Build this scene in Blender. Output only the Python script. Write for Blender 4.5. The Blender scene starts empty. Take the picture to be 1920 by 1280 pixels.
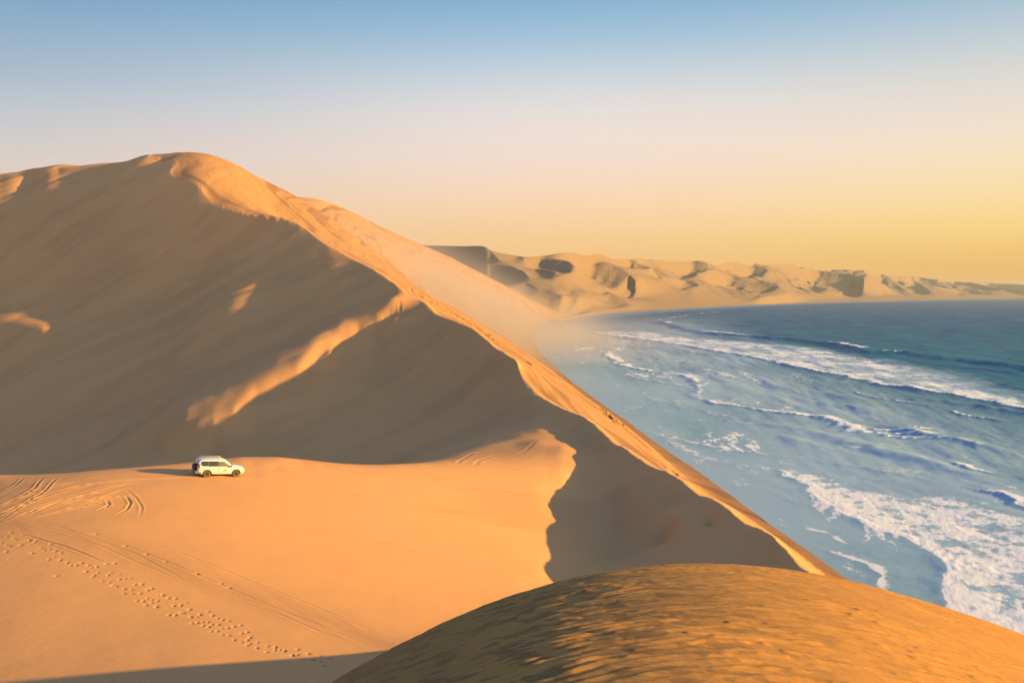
import bpy, bmesh, math, random, os
import numpy as np
from mathutils import Vector, Matrix

# ------------------------------------------------------------------ camera, sky, sun, exposure
SEA = 55.0                      # camera height above the sea (m)
F = 1867.0                      # focal length in photo pixels (1920 wide)
HOR = 548.0                     # horizon row
PITCH = math.atan((640.0 - HOR) / F)
SUN_EL = math.radians(12.0)
SUN_A = math.radians(9.0)       # sun stands to the right, this far behind the camera plane

scene = bpy.context.scene
cam_d = bpy.data.cameras.new("camera")
cam = bpy.data.objects.new("camera", cam_d)
scene.collection.objects.link(cam)
cam.location = (0, 0, SEA)
cam.rotation_euler = (math.pi / 2 - PITCH, 0, 0)
cam_d.sensor_width = 36.0
cam_d.lens = F / 1920.0 * 36.0
cam_d.clip_start = 0.1
cam_d.clip_end = 200000.0
scene.camera = cam

world = bpy.data.worlds.new("World")
scene.world = world
world.use_nodes = True
wn = world.node_tree.nodes
wl = world.node_tree.links
wn.clear()
w_out = wn.new('ShaderNodeOutputWorld')
w_bg = wn.new('ShaderNodeBackground')
w_sky = wn.new('ShaderNodeTexSky')
w_sky.sky_type = 'NISHITA'
w_sky.sun_disc = False
w_sky.sun_elevation = SUN_EL
w_sky.sun_rotation = math.pi / 2 + SUN_A
w_sky.altitude = 0.0
w_sky.air_density = 1.0
w_sky.dust_density = 3.0
w_sky.ozone_density = 2.0
EXPOSURE = 2.2
SKY_STRENGTH = 0.06
w_bg.inputs['Strength'].default_value = SKY_STRENGTH
def srgb(*c):
    return tuple(((v / 255.0) / 12.92 if v < 10 else ((v / 255.0 + .055) / 1.055) ** 2.4) for v in c)
def wnode(t, **k):
    n = wn.new(t)
    for a_, v_ in k.items(): setattr(n, a_, v_)
    return n
# dusty evening air: colour of the sky by elevation, warmer towards the sun on the right
w_tc = wnode('ShaderNodeTexCoord'); w_sep = wnode('ShaderNodeSeparateXYZ')
wl.new(w_tc.outputs['Generated'], w_sep.inputs[0])
w_el = wnode('ShaderNodeMath', operation='ARCSINE'); wl.new(w_sep.outputs[2], w_el.inputs[0])
w_deg = wnode('ShaderNodeMapRange'); w_deg.inputs['From Min'].default_value = 0.0; w_deg.inputs['From Max'].default_value = math.radians(40)
wl.new(w_el.outputs[0], w_deg.inputs['Value'])
def wramp(stops):
    r = wnode('ShaderNodeValToRGB'); r.color_ramp.interpolation = 'B_SPLINE'
    e = r.color_ramp.elements
    while len(e) < len(stops): e.new(0.5)
    for q, (d, c) in zip(e, stops):
        q.position = d / 40.0; q.color = (*srgb(*c), 1)
    wl.new(w_deg.outputs[0], r.inputs[0]); return r
R_L = wramp([(0, (232, 196, 168)), (2.5, (240, 200, 165)), (5, (228, 204, 190)), (8, (205, 203, 204)), (11, (160, 184, 203)), (16, (100, 150, 192)), (26, (72, 128, 184)), (40, (66, 116, 172))])
R_C = wramp([(0, (240, 176, 98)), (1.8, (250, 194, 118)), (4.5, (254, 214, 168)), (7, (252, 221, 202)), (10.5, (238, 230, 226)), (14, (158, 196, 219)), (18, (98, 160, 206)), (40, (66, 116, 172))])
R_R = wramp([(0, (222, 158, 78)), (1.2, (240, 180, 88)), (3.2, (252, 214, 122)), (5.5, (254, 226, 168)), (8.5, (250, 228, 208)), (12.5, (202, 212, 212)), (17, (110, 168, 210)), (40, (70, 120, 174))])
w_az = wnode('ShaderNodeMath', operation='ARCTAN2'); wl.new(w_sep.outputs[0], w_az.inputs[0]); wl.new(w_sep.outputs[1], w_az.inputs[1])
w_f1 = wnode('ShaderNodeMapRange', interpolation_type='SMOOTHSTEP'); w_f1.inputs['From Min'].default_value = math.radians(-34); w_f1.inputs['From Max'].default_value = math.radians(6)
w_f2 = wnode('ShaderNodeMapRange', interpolation_type='SMOOTHSTEP'); w_f2.inputs['From Min'].default_value = math.radians(0); w_f2.inputs['From Max'].default_value = math.radians(34)
wl.new(w_az.outputs[0], w_f1.inputs['Value']); wl.new(w_az.outputs[0], w_f2.inputs['Value'])
w_m1 = wnode('ShaderNodeMix', data_type='RGBA'); w_m2 = wnode('ShaderNodeMix', data_type='RGBA')
wl.new(w_f1.outputs[0], w_m1.inputs[0]); wl.new(R_L.outputs[0], w_m1.inputs[6]); wl.new(R_C.outputs[0], w_m1.inputs[7])
wl.new(w_f2.outputs[0], w_m2.inputs[0]); wl.new(w_m1.outputs[2], w_m2.inputs[6]); wl.new(R_R.outputs[0], w_m2.inputs[7])
w_sc = wnode('ShaderNodeVectorMath', operation='SCALE'); w_sc.inputs['Scale'].default_value = 1.0 / (SKY_STRENGTH * 2 ** EXPOSURE)
wl.new(w_m2.outputs[2], w_sc.inputs[0])
w_mx = wnode('ShaderNodeMix', data_type='RGBA'); w_fe = wnode('ShaderNodeMapRange', interpolation_type='SMOOTHSTEP')
w_fe.inputs['From Min'].default_value = math.radians(14); w_fe.inputs['From Max'].default_value = math.radians(45)
w_fe.inputs['To Min'].default_value = 0.94; w_fe.inputs['To Max'].default_value = 0.0
wl.new(w_el.outputs[0], w_fe.inputs['Value'])
wl.new(w_fe.outputs[0], w_mx.inputs[0]); wl.new(w_sky.outputs[0], w_mx.inputs[6]); wl.new(w_sc.outputs[0], w_mx.inputs[7])
wl.new(w_mx.outputs[2], w_bg.inputs['Color'])
wl.new(w_bg.outputs[0], w_out.inputs['Surface'])

sun_d = bpy.data.lights.new("sun", 'SUN')
sun = bpy.data.objects.new("sun", sun_d)
scene.collection.objects.link(sun)
sdir = Vector((math.cos(SUN_EL) * math.cos(SUN_A), -math.cos(SUN_EL) * math.sin(SUN_A), math.sin(SUN_EL)))
sun.rotation_euler = sdir.to_track_quat('Z', 'Y').to_euler()
sun.location = (200, 0, 200)
sun_d.energy = 2.8
sun_d.angle = math.radians(0.6)
sun_d.color = (1.0, 0.55, 0.10)

scene.view_settings.view_transform = 'Standard'
scene.view_settings.look = 'None'
scene.view_settings.exposure = EXPOSURE
scene.view_settings.gamma = 1.0
scene.cycles.max_bounces = 6
scene.cycles.volume_bounces = 0

QUAL = 1.0
# ------------------------------------------------------------------ helpers
def col_link(o):
    scene.collection.objects.link(o)
    return o

cp, sp_ = math.cos(PITCH), math.sin(PITCH)
def P(px, py, Y):
    """photo pixel + distance ahead (m) -> x, y, z (z relative to the camera)"""
    a = (px - 960.0) / F
    b = -(py - 640.0) / F
    dy = cp + b * sp_
    dz = -sp_ + b * cp
    s = Y / dy
    return (a * s, Y, dz * s)

def hash2(ix, iy, seed):
    n = (ix.astype(np.int64) * 374761393 + iy.astype(np.int64) * 668265263 + seed * 974711) & 0x7fffffff
    n = ((n ^ (n >> 13)) * 1274126177) & 0x7fffffff
    n = (n ^ (n >> 16)) & 0xffffff
    return n / float(0xffffff) * 2.0 - 1.0

def vnoise(x, y, seed=0):
    x0 = np.floor(x); y0 = np.floor(y)
    fx = x - x0; fy = y - y0
    fx = fx * fx * fx * (fx * (fx * 6 - 15) + 10); fy = fy * fy * fy * (fy * (fy * 6 - 15) + 10)
    a = hash2(x0, y0, seed); b = hash2(x0 + 1, y0, seed)
    c = hash2(x0, y0 + 1, seed); d = hash2(x0 + 1, y0 + 1, seed)
    return (a + (b - a) * fx) * (1 - fy) + (c + (d - c) * fx) * fy

def fbm(x, y, oct=4, seed=0, gain=0.5):
    s = 0.0; a = 1.0; n = 0.0
    for k in range(oct):
        s = s + a * vnoise(x * 2 ** k + 17.3 * k, y * 2 ** k - 9.1 * k, seed + k)
        n += a; a *= gain
    return s / n

def sstep(a, b, x):
    t = np.clip((x - a) / (b - a), 0, 1)
    return t * t * (3 - 2 * t)

# ------------------------------------------------------------------ terrain control net
# The sand surface is one height field z(x, y).  It is laid over a fan shaped grid
# u = x / (y + CU), v = ln(y + CV) and solved as a thin plate through surveyed lines and points.
CU, CV = 15.0, 10.0
NU, NV = 801, 1081
U0, U1 = -0.78, 0.78
V0, V1 = math.log(4 + CV), math.log(2400 + CV)

SOFT = 0.05
C_xyz = []        # x, y, z, weight
BREAK = []        # crest polylines (crease)

def seg(pts, n):
    pts = np.array(pts, float)
    t = np.linspace(0, len(pts) - 1, n)
    i = np.minimum(t.astype(int), len(pts) - 2)
    f = (t - i)[:, None]
    return pts[i] * (1 - f) + pts[i + 1] * f

def line(pts, w=4.0, brk=False, per=24):
    if pts[-1][1] > 3000: per = 80
    q = seg(pts, (len(pts) - 1) * per + 1)
    for p in q: C_xyz.append((p[0], p[1], p[2], w))
    if brk: BREAK.append(q)

def pline(pix, w=4.0, brk=False, per=24):
    line([P(*p) for p in pix], w, brk, per)

def pts(pix, w=0.35):
    for p in pix: C_xyz.append((*P(*p), w * SOFT))

def wpts(lst, w=0.35):
    for p in lst: C_xyz.append((p[0], p[1], p[2], w * SOFT))

# shore line (x, y), z = 0 above the sea
def W(px, py):
    Y = SEA * F / (py - HOR)
    return ((px - 960) / F * Y, Y)
SHORE = [(76.8 - .065 * y, y) for y in (4, 40, 80, 120, 160, 200, 260, 330, 420, 520)] + [(36.5, 620), (31, 760), (26, 900), (24, 1120)] + \
        [W(1015, 615), W(1050, 601), W(1100, 592), W(1170, 585), W(1300, 577), W(1450, 570), W(1580, 566), W(1700, 563), W(1810, 561), W(1920, 559.5), W(2200, 557.5), W(2700, 556)]
SH = np.array(SHORE)
def shore_x(y):
    return np.interp(y, SH[:, 1], SH[:, 0])
def off_shore(d, z):       # a line parallel to the shore, d metres to seaward
    out = []
    for i in range(len(SH)):
        a = SH[max(i - 1, 0)]; b = SH[min(i + 1, len(SH) - 1)]
        t = (b - a) / np.linalg.norm(b - a)
        n = np.array((t[1], -t[0]))
        k = 1 + SH[i][1] / 900.0 if SH[i][1] < 1200 else SH[i][1] / 420.0
        p = SH[i] + n * d * k
        out.append((p[0], p[1], z - SEA))
    return out
line(off_shore(0, 0.0), 3)
line(off_shore(7, -0.5), 3)
line(off_shore(25, -3.0), 3)
line(off_shore(-5, 0.8), 3)
for d in (70, 150, 300): line(off_shore(d, -4.0)[:15 if d > 70 else 99], 2)
wpts([(k * y, y, -SEA - 4) for y in (30, 60, 120, 250, 500, 1000, 1700, 2600, 4000) for k in (.45, .6, .75) if k * (y + 12) > np.interp(y, SH[:, 1], SH[:, 0]) + 60 + y * .12], .6)

# main crest
CREST = [(1500, 1064, 79), (1480, 1040, 83), (1455, 1012, 86), (1430, 994, 89), (1405, 985, 93), (1380, 968, 97), (1360, 950, 101), (1335, 935, 106), (1312, 928, 111),
         (1290, 912, 116), (1268, 895, 122), (1250, 885, 128), (1220, 874, 137), (1190, 855, 147), (1168, 838, 154), (1150, 831, 161), (1125, 806, 173), (1100, 785, 185),
         (1075, 774, 194), (1060, 769, 200), (1035, 756, 210), (1010, 740, 220), (992, 722, 228), (974, 700, 236), (969, 680, 241), (945, 663, 250), (930, 655, 256),
         (915, 642, 264), (895, 622, 274), (880, 613, 280), (850, 603, 290), (820, 590, 302), (800, 570, 312), (785, 560, 320), (760, 549, 330), (730, 525, 348),
         (700, 505, 365), (660, 485, 390), (625, 465, 408), (600, 450, 420), (575, 430, 434), (562, 421, 440), (535, 411, 447), (505, 406, 451), (470, 406, 455),
         (440, 396, 462), (415, 388, 468), (396, 384, 472), (385, 365, 480), (372, 350, 486), (350, 341, 494), (326, 337, 502), (318, 320, 512),
         (332, 308, 524), (322, 300, 536), (300, 306, 545), (296, 297, 552), (278, 291, 560)]
def catmull(pts_, n=6):
    p = np.array(pts_, float); p = np.vstack([2 * p[0] - p[1], p, 2 * p[-1] - p[-2]]); out = []
    for i in range(1, len(p) - 2):
        for t in np.arange(n) / n:
            out.append(.5 * (2 * p[i] + (p[i + 1] - p[i - 1]) * t + (2 * p[i - 1] - 5 * p[i] + 4 * p[i + 1] - p[i + 2]) * t * t + (3 * p[i] - p[i - 1] - 3 * p[i + 1] + p[i + 2]) * t ** 3))
    out.append(p[-2]); return [tuple(q) for q in out]
CREST = catmull(CREST, 4)
pline(CREST, 8, True, 3)
wx = [(23, 72, -21.1), (22.5, 66, -19.6), (21, 58, -17.6), (18, 53, -15.6), (12, 50, -14.0), (7, 50, -14.2), (1, 50, -15.9), (-4, 50, -18.3)]
wline = [P(*CREST[0])] + wx[0:5]
line(wline, 3, True)
line(wx[4:], 3, True)
# sky line left of the peak
SKYL = [(278, 291, 560), (262, 294, 564), (232, 307, 568), (190, 309, 574), (150, 313, 580), (100, 313, 588), (50, 321, 595), (0, 328, 602), (-120, 345, 615), (-400, 390, 640)]
pline(SKYL, 5, False, 10)
line([(P(*p)[0], P(*p)[1] + 120, P(*p)[2] - 30) for p in SKYL], 1)
# shoulder of the sunlit face
pline([(300, 289, 572), (330, 288, 578), (365, 293, 588), (400, 304, 598), (440, 320, 610), (475, 338, 620), (510, 357, 630), (548, 376, 640)], 3, False, 8)
line([(-190, 680, 60), (-150, 690, 45), (-100, 700, 30)], .6)
# second dune behind
pline([(535, 380, 1080), (560, 377, 1100), (580, 376, 1110), (605, 376, 1130), (640, 388, 1200), (680, 408, 1300), (720, 429, 1450), (760, 447, 1620), (800, 463, 1800), (850, 486, 1900), (900, 513, 2000), (950, 541, 2080), (985, 562, 2120)], 4, False, 8)
pts([(700, 510, 880), (640, 445, 950), (800, 575, 900), (780, 520, 1150), (880, 590, 1150), (880, 545, 1500), (940, 590, 1500)], .8)
wpts([(-600, 1200, 100), (-600, 1700, 80), (-500, 2200, 60), (-1100, 2000, 60), (-250, 2300, 60)], .8)
wpts([(shore_x(y) - d, y, -SEA + .42 * d) for y in (1000, 1200, 1400, 1700, 2000, 2300) for d in (25, 50, 80)], .6)
# middle of the seaward face (points from the crest half way down, slightly bulging)
def mid_face():
    for y in np.linspace(60, 700, 60):
        cy = np.array([P(*c)[1] for c in CREST]); cx = np.array([P(*c)[0] for c in CREST]); cz = np.array([P(*c)[2] for c in CREST])
        if y < 79: continue
        xc = np.interp(y, cy, cx); zc = np.interp(y, cy, cz)
        if y > 540: continue
        xs = shore_x(y) - 5; zs = -SEA + .8
        for f in (.25, .5, .75):
            x = xc + (xs - xc) * f; z = zc + (zs - zc) * f
            bulge = 0.0 + 4.0 * np.interp(y, [80, 250, 450, 560], [0, 0.3, 1.5, 2.6]) * math.sin(math.pi * f)
            C_xyz.append((x, y, z + bulge, .05))
mid_face()

# foreground dome
FT = [(450, .46, 24), (650, .392, 30), (750, .360, 32), (850, .334, 34), (950, .3118, 36), (1050, .293, 37), (1150, .2807, 38), (1230, .277, 39), (1330, .2764, 40),
      (1480, .2834, 40), (1600, .294, 40), (1700, .3075, 39), (1800, .3235, 38), (1920, .345, 36), (2150, .395, 33), (2600, .47, 30)]
FT = np.array(FT)
FTK = np.polyfit((FT[:, 0] - 1300) / 1000, FT[:, 1], 4); FTY = np.polyfit((FT[:, 0] - 1300) / 1000, FT[:, 2], 2)
def dome():
    for px in np.linspace(450, 2600, 60):
        k = np.polyval(FTK, (px - 1300) / 1000); Ys = np.polyval(FTY, (px - 1300) / 1000)
        for Y in np.linspace(4, Ys + 3, 26):
            z = -k * Ys / 2 - k / (2 * Ys) * Y * Y
            C_xyz.append(((px - 960) / F * Y, Y, z, 1.5))
dome()
wpts([(x, Y, -7 - .25 * abs(x) - .2 * Y) for x in (-16, -10) for Y in (4, 8)], .8)
wpts([(-9, 22, -15), (-14, 30, -19.5), (-8, 38, -17.5), (-20, 40, -21), (-12, 48, -20.2), (-30, 45, -21.5)], .6)
line([(14, 8, -12), (22, 20, -18), (28, 40, -22), (33, 60, -26)], .6)

# how far a point lies above (+) or below (-) the shade plane that the main crest casts
CR = np.array([P(*c) for c in CREST] + [P(*c) for c in SKYL[1:]])
def crest_shade(x, y):
    dx, dy = math.cos(SUN_A), -math.sin(SUN_A)
    p = CR[:-1]; e = CR[1:] - p
    det = -dx * e[:, 1] + dy * e[:, 0]
    det = np.where(np.abs(det) < 1e-9, 1e-9, det)
    rx = p[:, 0] - x; ry = p[:, 1] - y
    t = (-rx * e[:, 1] + ry * e[:, 0]) / det
    s = (dx * ry - dy * rx) / det
    z = p[:, 2] + e[:, 2] * s - t * math.tan(SUN_EL)
    ok = (s >= 0) & (s <= 1) & (t > 0)
    return z[ok].max() if ok.any() else None
def PM(px, py, m, lo=60, hi=600):
    last = None
    for Y in np.arange(lo, hi, 1.0):
        q = P(px, py, Y); sz = crest_shade(q[0], q[1])
        if sz is None:
            if last is not None: break
            continue
        d = q[2] - sz
        if d < m:
            if last is None: break
            f = (last[1] - m) / (last[1] - d)
            return P(px, py, last[0] + f * (Y - last[0]))
        last = (Y, d)
    return q
def mpts(lst, w=1.0, **k):
    for px, py, m in lst: C_xyz.append((*PM(px, py, m, **k), w * SOFT))
def mline(lst, w=3.0, brk=False, per=8, **k):
    line([PM(px, py, m, **k) for px, py, m in lst], w, brk, per)

# plateau with the car: smooth surface through surveyed points
PL = [(405, 893, 97), (330, 895, 97), (480, 893, 97), (700, 960, 94), (1030, 1080, 88), (900, 1100, 82), (900, 1000, 98), (200, 1000, 82), (0, 975, 84), (400, 1100, 70),
     (0, 1100, 69), (0, 1255, 59), (400, 1245, 59.5), (700, 1225, 60.5), (800, 1180, 65), (600, 1100, 74), (600, 1000, 86), (780, 1050, 84), (900, 900, 128), (1000, 830, 168), (1000, 900, 134), (200, 1150, 64), (-200, 1000, 82), (-200, 1200, 60),
     (0, 892, 100), (150, 886, 104), (300, 873, 108), (450, 858, 112), (560, 861, 117), (720, 873, 126)]
PLX = [P(*p) for p in PL] + [PM(1035, 950, 0), PM(1090, 860, .2), PM(1030, 1060, 0), PM(1000, 815, .6), PM(850, 858, 4)]
PLX = np.array(PLX)
def pbasis(x, y):
    x = x / 30.0; y = (y - 90) / 30.0
    return np.stack([x * 0 + 1, x, y, x * x, x * y, y * y, x ** 3, x * x * y, x * y * y, y ** 3], -1)
PCO = np.linalg.lstsq(pbasis(PLX[:, 0], PLX[:, 1]), PLX[:, 2], rcond=None)[0]
print('plateau fit', np.abs(pbasis(PLX[:, 0], PLX[:, 1]) @ PCO - PLX[:, 2]).max(), PLX[-5:])
BROW = np.array([P(*p) for p in [(-250, 900, 98), (-150, 893, 100), (0, 892, 100), (150, 886, 104), (300, 873, 108), (450, 857, 112), (520, 857, 114), (560, 861, 117), (640, 869, 121), (700, 873, 125), (780, 866, 135), (850, 850, 150), (960, 820, 170)]])
for px in np.arange(-250, 1101, 45):
    for Y in np.arange(54, 176, 6.0):
        x = (px - 960) / F * Y
        by = np.interp(x, BROW[:, 0], BROW[:, 1])
        if Y > by - 2: continue
        xr = np.interp(Y, [55, 65, 88, 119, 160, 176], [-8, -2, 3, 4.5, 11, 4])
        if x > xr: continue
        C_xyz.append((x, Y, float(pbasis(np.array(x), np.array(Y)) @ PCO), .1))
line(BROW[:9].tolist(), 3, False, 12)
mpts([(780, 862, .8), (850, 848, 1.2), (920, 830, 1.4), (975, 812, 1.0), (1010, 803, .6), (780, 845, -2), (850, 828, -1.5), (910, 812, -1), (960, 798, -.8), (1010, 790, -.8)], 1.5)
# lee face of the main crest down to the plateau
mline([(1040, 1080, -.6), (1044, 1020, -.6), (1045, 950, -.6), (1075, 905, -.6), (1100, 860, -.6), (1085, 838, -.6), (1040, 808, -.3)], 1.0)
mpts([(1120, 1060, -3), (1150, 1000, -3.2), (1150, 950, -3), (1150, 900, -2.2), (1250, 1040, -4.5), (1250, 980, -4), (1330, 1045, -4.5), (1230, 930, -2.5)], 2)
_cy = CR[:, 1]; _o = np.argsort(_cy)
for y in np.arange(79.5, 200, 2.0):
    xc = np.interp(y, _cy[_o], CR[_o, 0]); zc = np.interp(y, _cy[_o], CR[_o, 2])
    for dx, dz in ((1.2, .6), (2.6, 1.3), (4.2, 1.9)):
        if y > 150 and dx > 3: continue
        C_xyz.append((xc - dx, y, zc - dz, .6))
# valley behind the plateau brow
line([(-75, 125, -29), (-50, 135, -30.5), (-36, 145, -31)], .3)
line([(-120, 150, -38), (-75, 175, -39)], .3)
# bowl and flanks in shade
mpts([(0, 882, -7), (100, 872, -7), (200, 855, -6), (300, 842, -5), (400, 845, -5), (500, 822, -5), (600, 830, -5), (700, 812, -6), (800, 800, -6), (870, 800, -5), 
     (850, 740, -7), (780, 700, -6), (750, 640, -3), (820, 660, -5), (700, 740, -6), (600, 740, -4.5), (480, 790, -4), (900, 700, -6), (940, 740, -5)], 1)
# the sunlit tongue: shade edge, its crest and the ground behind
mline([(757, 583, 0), (735, 600, 0), (700, 607, 0), (672, 619, 0), (640, 640, 0), (615, 662, 0), (590, 682, 0), (560, 702, 0), (520, 722, 0), (480, 742, 0), (440, 775, 0), (400, 797, 0), (350, 808, 0), (302, 812, 0)], 2)
mline([(750, 590, -1.2), (700, 622, -1.6), (640, 660, -1.6), (600, 697, -1.6), (540, 735, -1.6), (480, 765, -1.6), (420, 805, -1.3), (350, 822, -1)], 1)
mline([(755, 574, 1.2), (720, 580, 1.8), (690, 585, 2.0), (655, 598, 2.0), (620, 624, 2.2), (590, 648, 2.3), (555, 668, 2.5), (520, 682, 2.7), (480, 697, 2.6), (440, 716, 2.4), (400, 740, 2.3), (350, 768, 2.3), (322, 788, 1.6), (304, 804, .8)], 1.5, False)
mline([(620, 655, .9), (590, 675, 1.1), (560, 690, 1.2), (520, 706, 1.4), (480, 724, 1.5), (440, 745, 1.4), (400, 768, 1.5), (350, 788, 1.4)], 1)
mline([(440, 766, .5), (400, 786, .6), (370, 797, .6), (335, 804, .5)], 1)
mpts([(330, 828, -1.6), (300, 824, -1.6), (270, 830, -2.5), (300, 848, -3), (340, 850, -3), (400, 835, -3.5), (250, 850, -4)], 3)
mpts([(506, 428, -1.2), (530, 432, -1.2), (480, 440, -1.5), (450, 500, -1.5), (520, 470, -1.5), (440, 460, -2), (395, 540, -2), (490, 560, -1.5), (400, 480, -2.5), (110, 330, -1.5), (160, 328, -2), (60, 340, -1.5), (220, 322, -2)], 3)
mline([(720, 566, -.5), (660, 574, -1), (600, 600, -1.5), (560, 628, -1.5), (500, 650, -2), (440, 670, -2.4), (380, 702, -2.6), (320, 755, -2.5), (285, 796, -2)], 1)
mpts([(690, 553, 1.2), (725, 553, 1.2), (650, 562, .5)], 1.5)
mpts([(600, 590, -3), (500, 630, -4), (400, 660, -5), (300, 700, -6), (250, 760, -6), (150, 790, -7), (0, 800, -7), (0, 720, -6), (150, 700, -6)], 1)
# great west face
mpts([(640, 520, .2), (600, 510, -.3), (700, 530, .3), (560, 545, -.6), (560, 480, -2), (555, 448, -1.2), (600, 475, -.8), (520, 428, -1.2), (500, 445, -2), (480, 425, -1.2), (440, 430, -2.5), (450, 470, -4), (500, 560, -2.5), (370, 500, -5), (300, 570, -6), (300, 640, -6), (200, 600, -6), (200, 480, -6), (100, 540, -5), (0, 540, -5), (100, 660, -4), (0, 660, -4), (0, 450, -5),
     (350, 420, -4), (250, 380, -4), (100, 400, -4), (0, 400, -4), (0, 350, -.5), (60, 345, -1.5), (130, 340, -3), (200, 335, -4), (150, 360, -4), (50, 370, -3), (-200, 450, -4), (-200, 600, -5), (-200, 700, -6), (-200, 860, -7), (-400, 600, -6), (-400, 900, -7)], 1)
mline([(478, 512, .3), (455, 540, .7), (435, 565, .7), (415, 586, .2)], .5)
mline([(-120, 606, 2.4), (0, 604, 2.4), (50, 608, 2.2), (80, 619, 1.4)], 1.5)
mline([(-120, 632, .8), (0, 632, .8), (50, 630, .8), (85, 627, .4)], 1.0)
mline([(-100, 655, -1.5), (0, 655, -1.5), (60, 648, -1.5), (115, 630, -1.5), (100, 595, -1.5), (50, 580, -1.5), (0, 578, -1.5), (-100, 578, -1.5)], .8)

def solve(C, BRK, NU, NV, U0, U1, V0, V1, levels=(8, 4, 2, 1), iters=(3000, 900, 300, 80)):
    C = np.array(C)
    uu = C[:, 0]; vv = C[:, 1]; z = C[:, 2]; w = C[:, 3]
    keep = (uu > U0) & (uu < U1) & (vv > V0) & (vv < V1)
    uu, vv, z, w = uu[keep], vv[keep], z[keep], w[keep]
    Z = None
    for lev in levels:
        nu = (NU - 1) // lev + 1; nv = (NV - 1) // lev + 1
        gu = (uu - U0) / (U1 - U0) * (nu - 1); gv = (vv - V0) / (V1 - V0) * (nv - 1)
        iu = np.minimum(gu.astype(int), nu - 2); iv = np.minimum(gv.astype(int), nv - 2)
        fu = gu - iu; fv = gv - iv
        idx = np.stack([iv * nu + iu, iv * nu + iu + 1, (iv + 1) * nu + iu, (iv + 1) * nu + iu + 1])
        wt = np.stack([(1 - fu) * (1 - fv), fu * (1 - fv), (1 - fu) * fv, fu * fv])
        B = np.ones((nv, nu))
        for q in BRK:
            a = q[:, 0]; b = q[:, 1]
            ga = (a - U0) / (U1 - U0) * (nu - 1); gb = (b - V0) / (V1 - V0) * (nv - 1)
            n = 6
            for k in range(len(q) - 1):
                for t in np.linspace(0, 1, n):
                    i = int(round(ga[k] + (ga[k + 1] - ga[k]) * t)); j = int(round(gb[k] + (gb[k + 1] - gb[k]) * t))
                    if 0 <= i < nu and 0 <= j < nv: B[j, i] = 0.01
        tau = 0.0006
        W2 = w * 4.0 / lev
        def A(x):
            out = np.zeros_like(x)
            d = x[:, 2:] - 2 * x[:, 1:-1] + x[:, :-2]; d = d * B[:, 1:-1]
            out[:, 2:] += d; out[:, 1:-1] -= 2 * d; out[:, :-2] += d
            d = x[2:] - 2 * x[1:-1] + x[:-2]; d = d * B[1:-1]
            out[2:] += d; out[1:-1] -= 2 * d; out[:-2] += d
            d = x[1:, 1:] - x[1:, :-1] - x[:-1, 1:] + x[:-1, :-1]; d = 2 * d * np.minimum(B[1:, 1:], B[:-1, :-1])
            out[1:, 1:] += d; out[1:, :-1] -= d; out[:-1, 1:] -= d; out[:-1, :-1] += d
            d = (x[:, 1:] - x[:, :-1]) * tau
            out[:, 1:] += d; out[:, :-1] -= d
            d = (x[1:] - x[:-1]) * tau
            out[1:] += d; out[:-1] -= d
            xf = x.ravel()
            s = (xf[idx] * wt).sum(0) * W2
            out += np.bincount(idx.ravel(), (wt * s).ravel(), nu * nv).reshape(nv, nu)
            return out
        rhs = np.bincount(idx.ravel(), (wt * (z * W2)).ravel(), nu * nv).reshape(nv, nu)
        diag = np.full((nv, nu), 20.0 + 4 * tau) + np.bincount(idx.ravel(), (wt * wt * W2).ravel(), nu * nv).reshape(nv, nu)
        if Z is None: X = np.full((nv, nu), -20.0)
        else:
            pu = np.linspace(0, Z.shape[1] - 1, nu); pv = np.linspace(0, Z.shape[0] - 1, nv)
            X = bil(Z, pu[None, :].repeat(nv, 0), pv[:, None].repeat(nu, 1))
        r = rhs - A(X); y = r / diag; p = y.copy(); rz = (r * y).sum()
        for it in range(iters[levels.index(lev)]):
            Ap = A(p); al = rz / (p * Ap).sum()
            X += al * p; r -= al * Ap
            y = r / diag; rn = (r * y).sum(); p = y + (rn / rz) * p; rz = rn
        Z = X
    return Z

def bil(G, gu, gv):
    iu = np.clip(gu.astype(int), 0, G.shape[1] - 2); iv = np.clip(gv.astype(int), 0, G.shape[0] - 2)
    fu = gu - iu; fv = gv - iv
    return (G[iv, iu] * (1 - fu) + G[iv, iu + 1] * fu) * (1 - fv) + (G[iv + 1, iu] * (1 - fu) + G[iv + 1, iu + 1] * fu) * fv

def cubic(G, gu, gv):
    iu = np.clip(gu.astype(int), 1, G.shape[1] - 3); iv = np.clip(gv.astype(int), 1, G.shape[0] - 3)
    fu = gu - iu; fv = gv - iv
    def wts(t):
        return [-.5 * t + t * t - .5 * t ** 3, 1 - 2.5 * t * t + 1.5 * t ** 3, .5 * t + 2 * t * t - 1.5 * t ** 3, -.5 * t * t + .5 * t ** 3]
    wu = wts(fu); wv = wts(fv)
    out = 0
    for j in range(4):
        row = 0
        for i in range(4):
            row = row + G[iv + j - 1, iu + i - 1] * wu[i]
        out = out + row * wv[j]
    return out

import time
_t = time.time()
_n = lambda q: np.stack([q[:, 0] / (q[:, 1] + CU), np.log(q[:, 1] + CV)], -1)
_c = np.array(C_xyz); _c[:, :2] = _n(_c)
ZG = solve(_c, [_n(q) for q in BREAK], NU, NV, U0, U1, V0, V1)
print('solve', time.time() - _t, ZG.min(), ZG.max())

def height(x, y):
    gu = (x / (y + CU) - U0) / (U1 - U0) * (NU - 1)
    gv = (np.log(y + CV) - V0) / (V1 - V0) * (NV - 1)
    return cubic(ZG, gu, gv)

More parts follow.
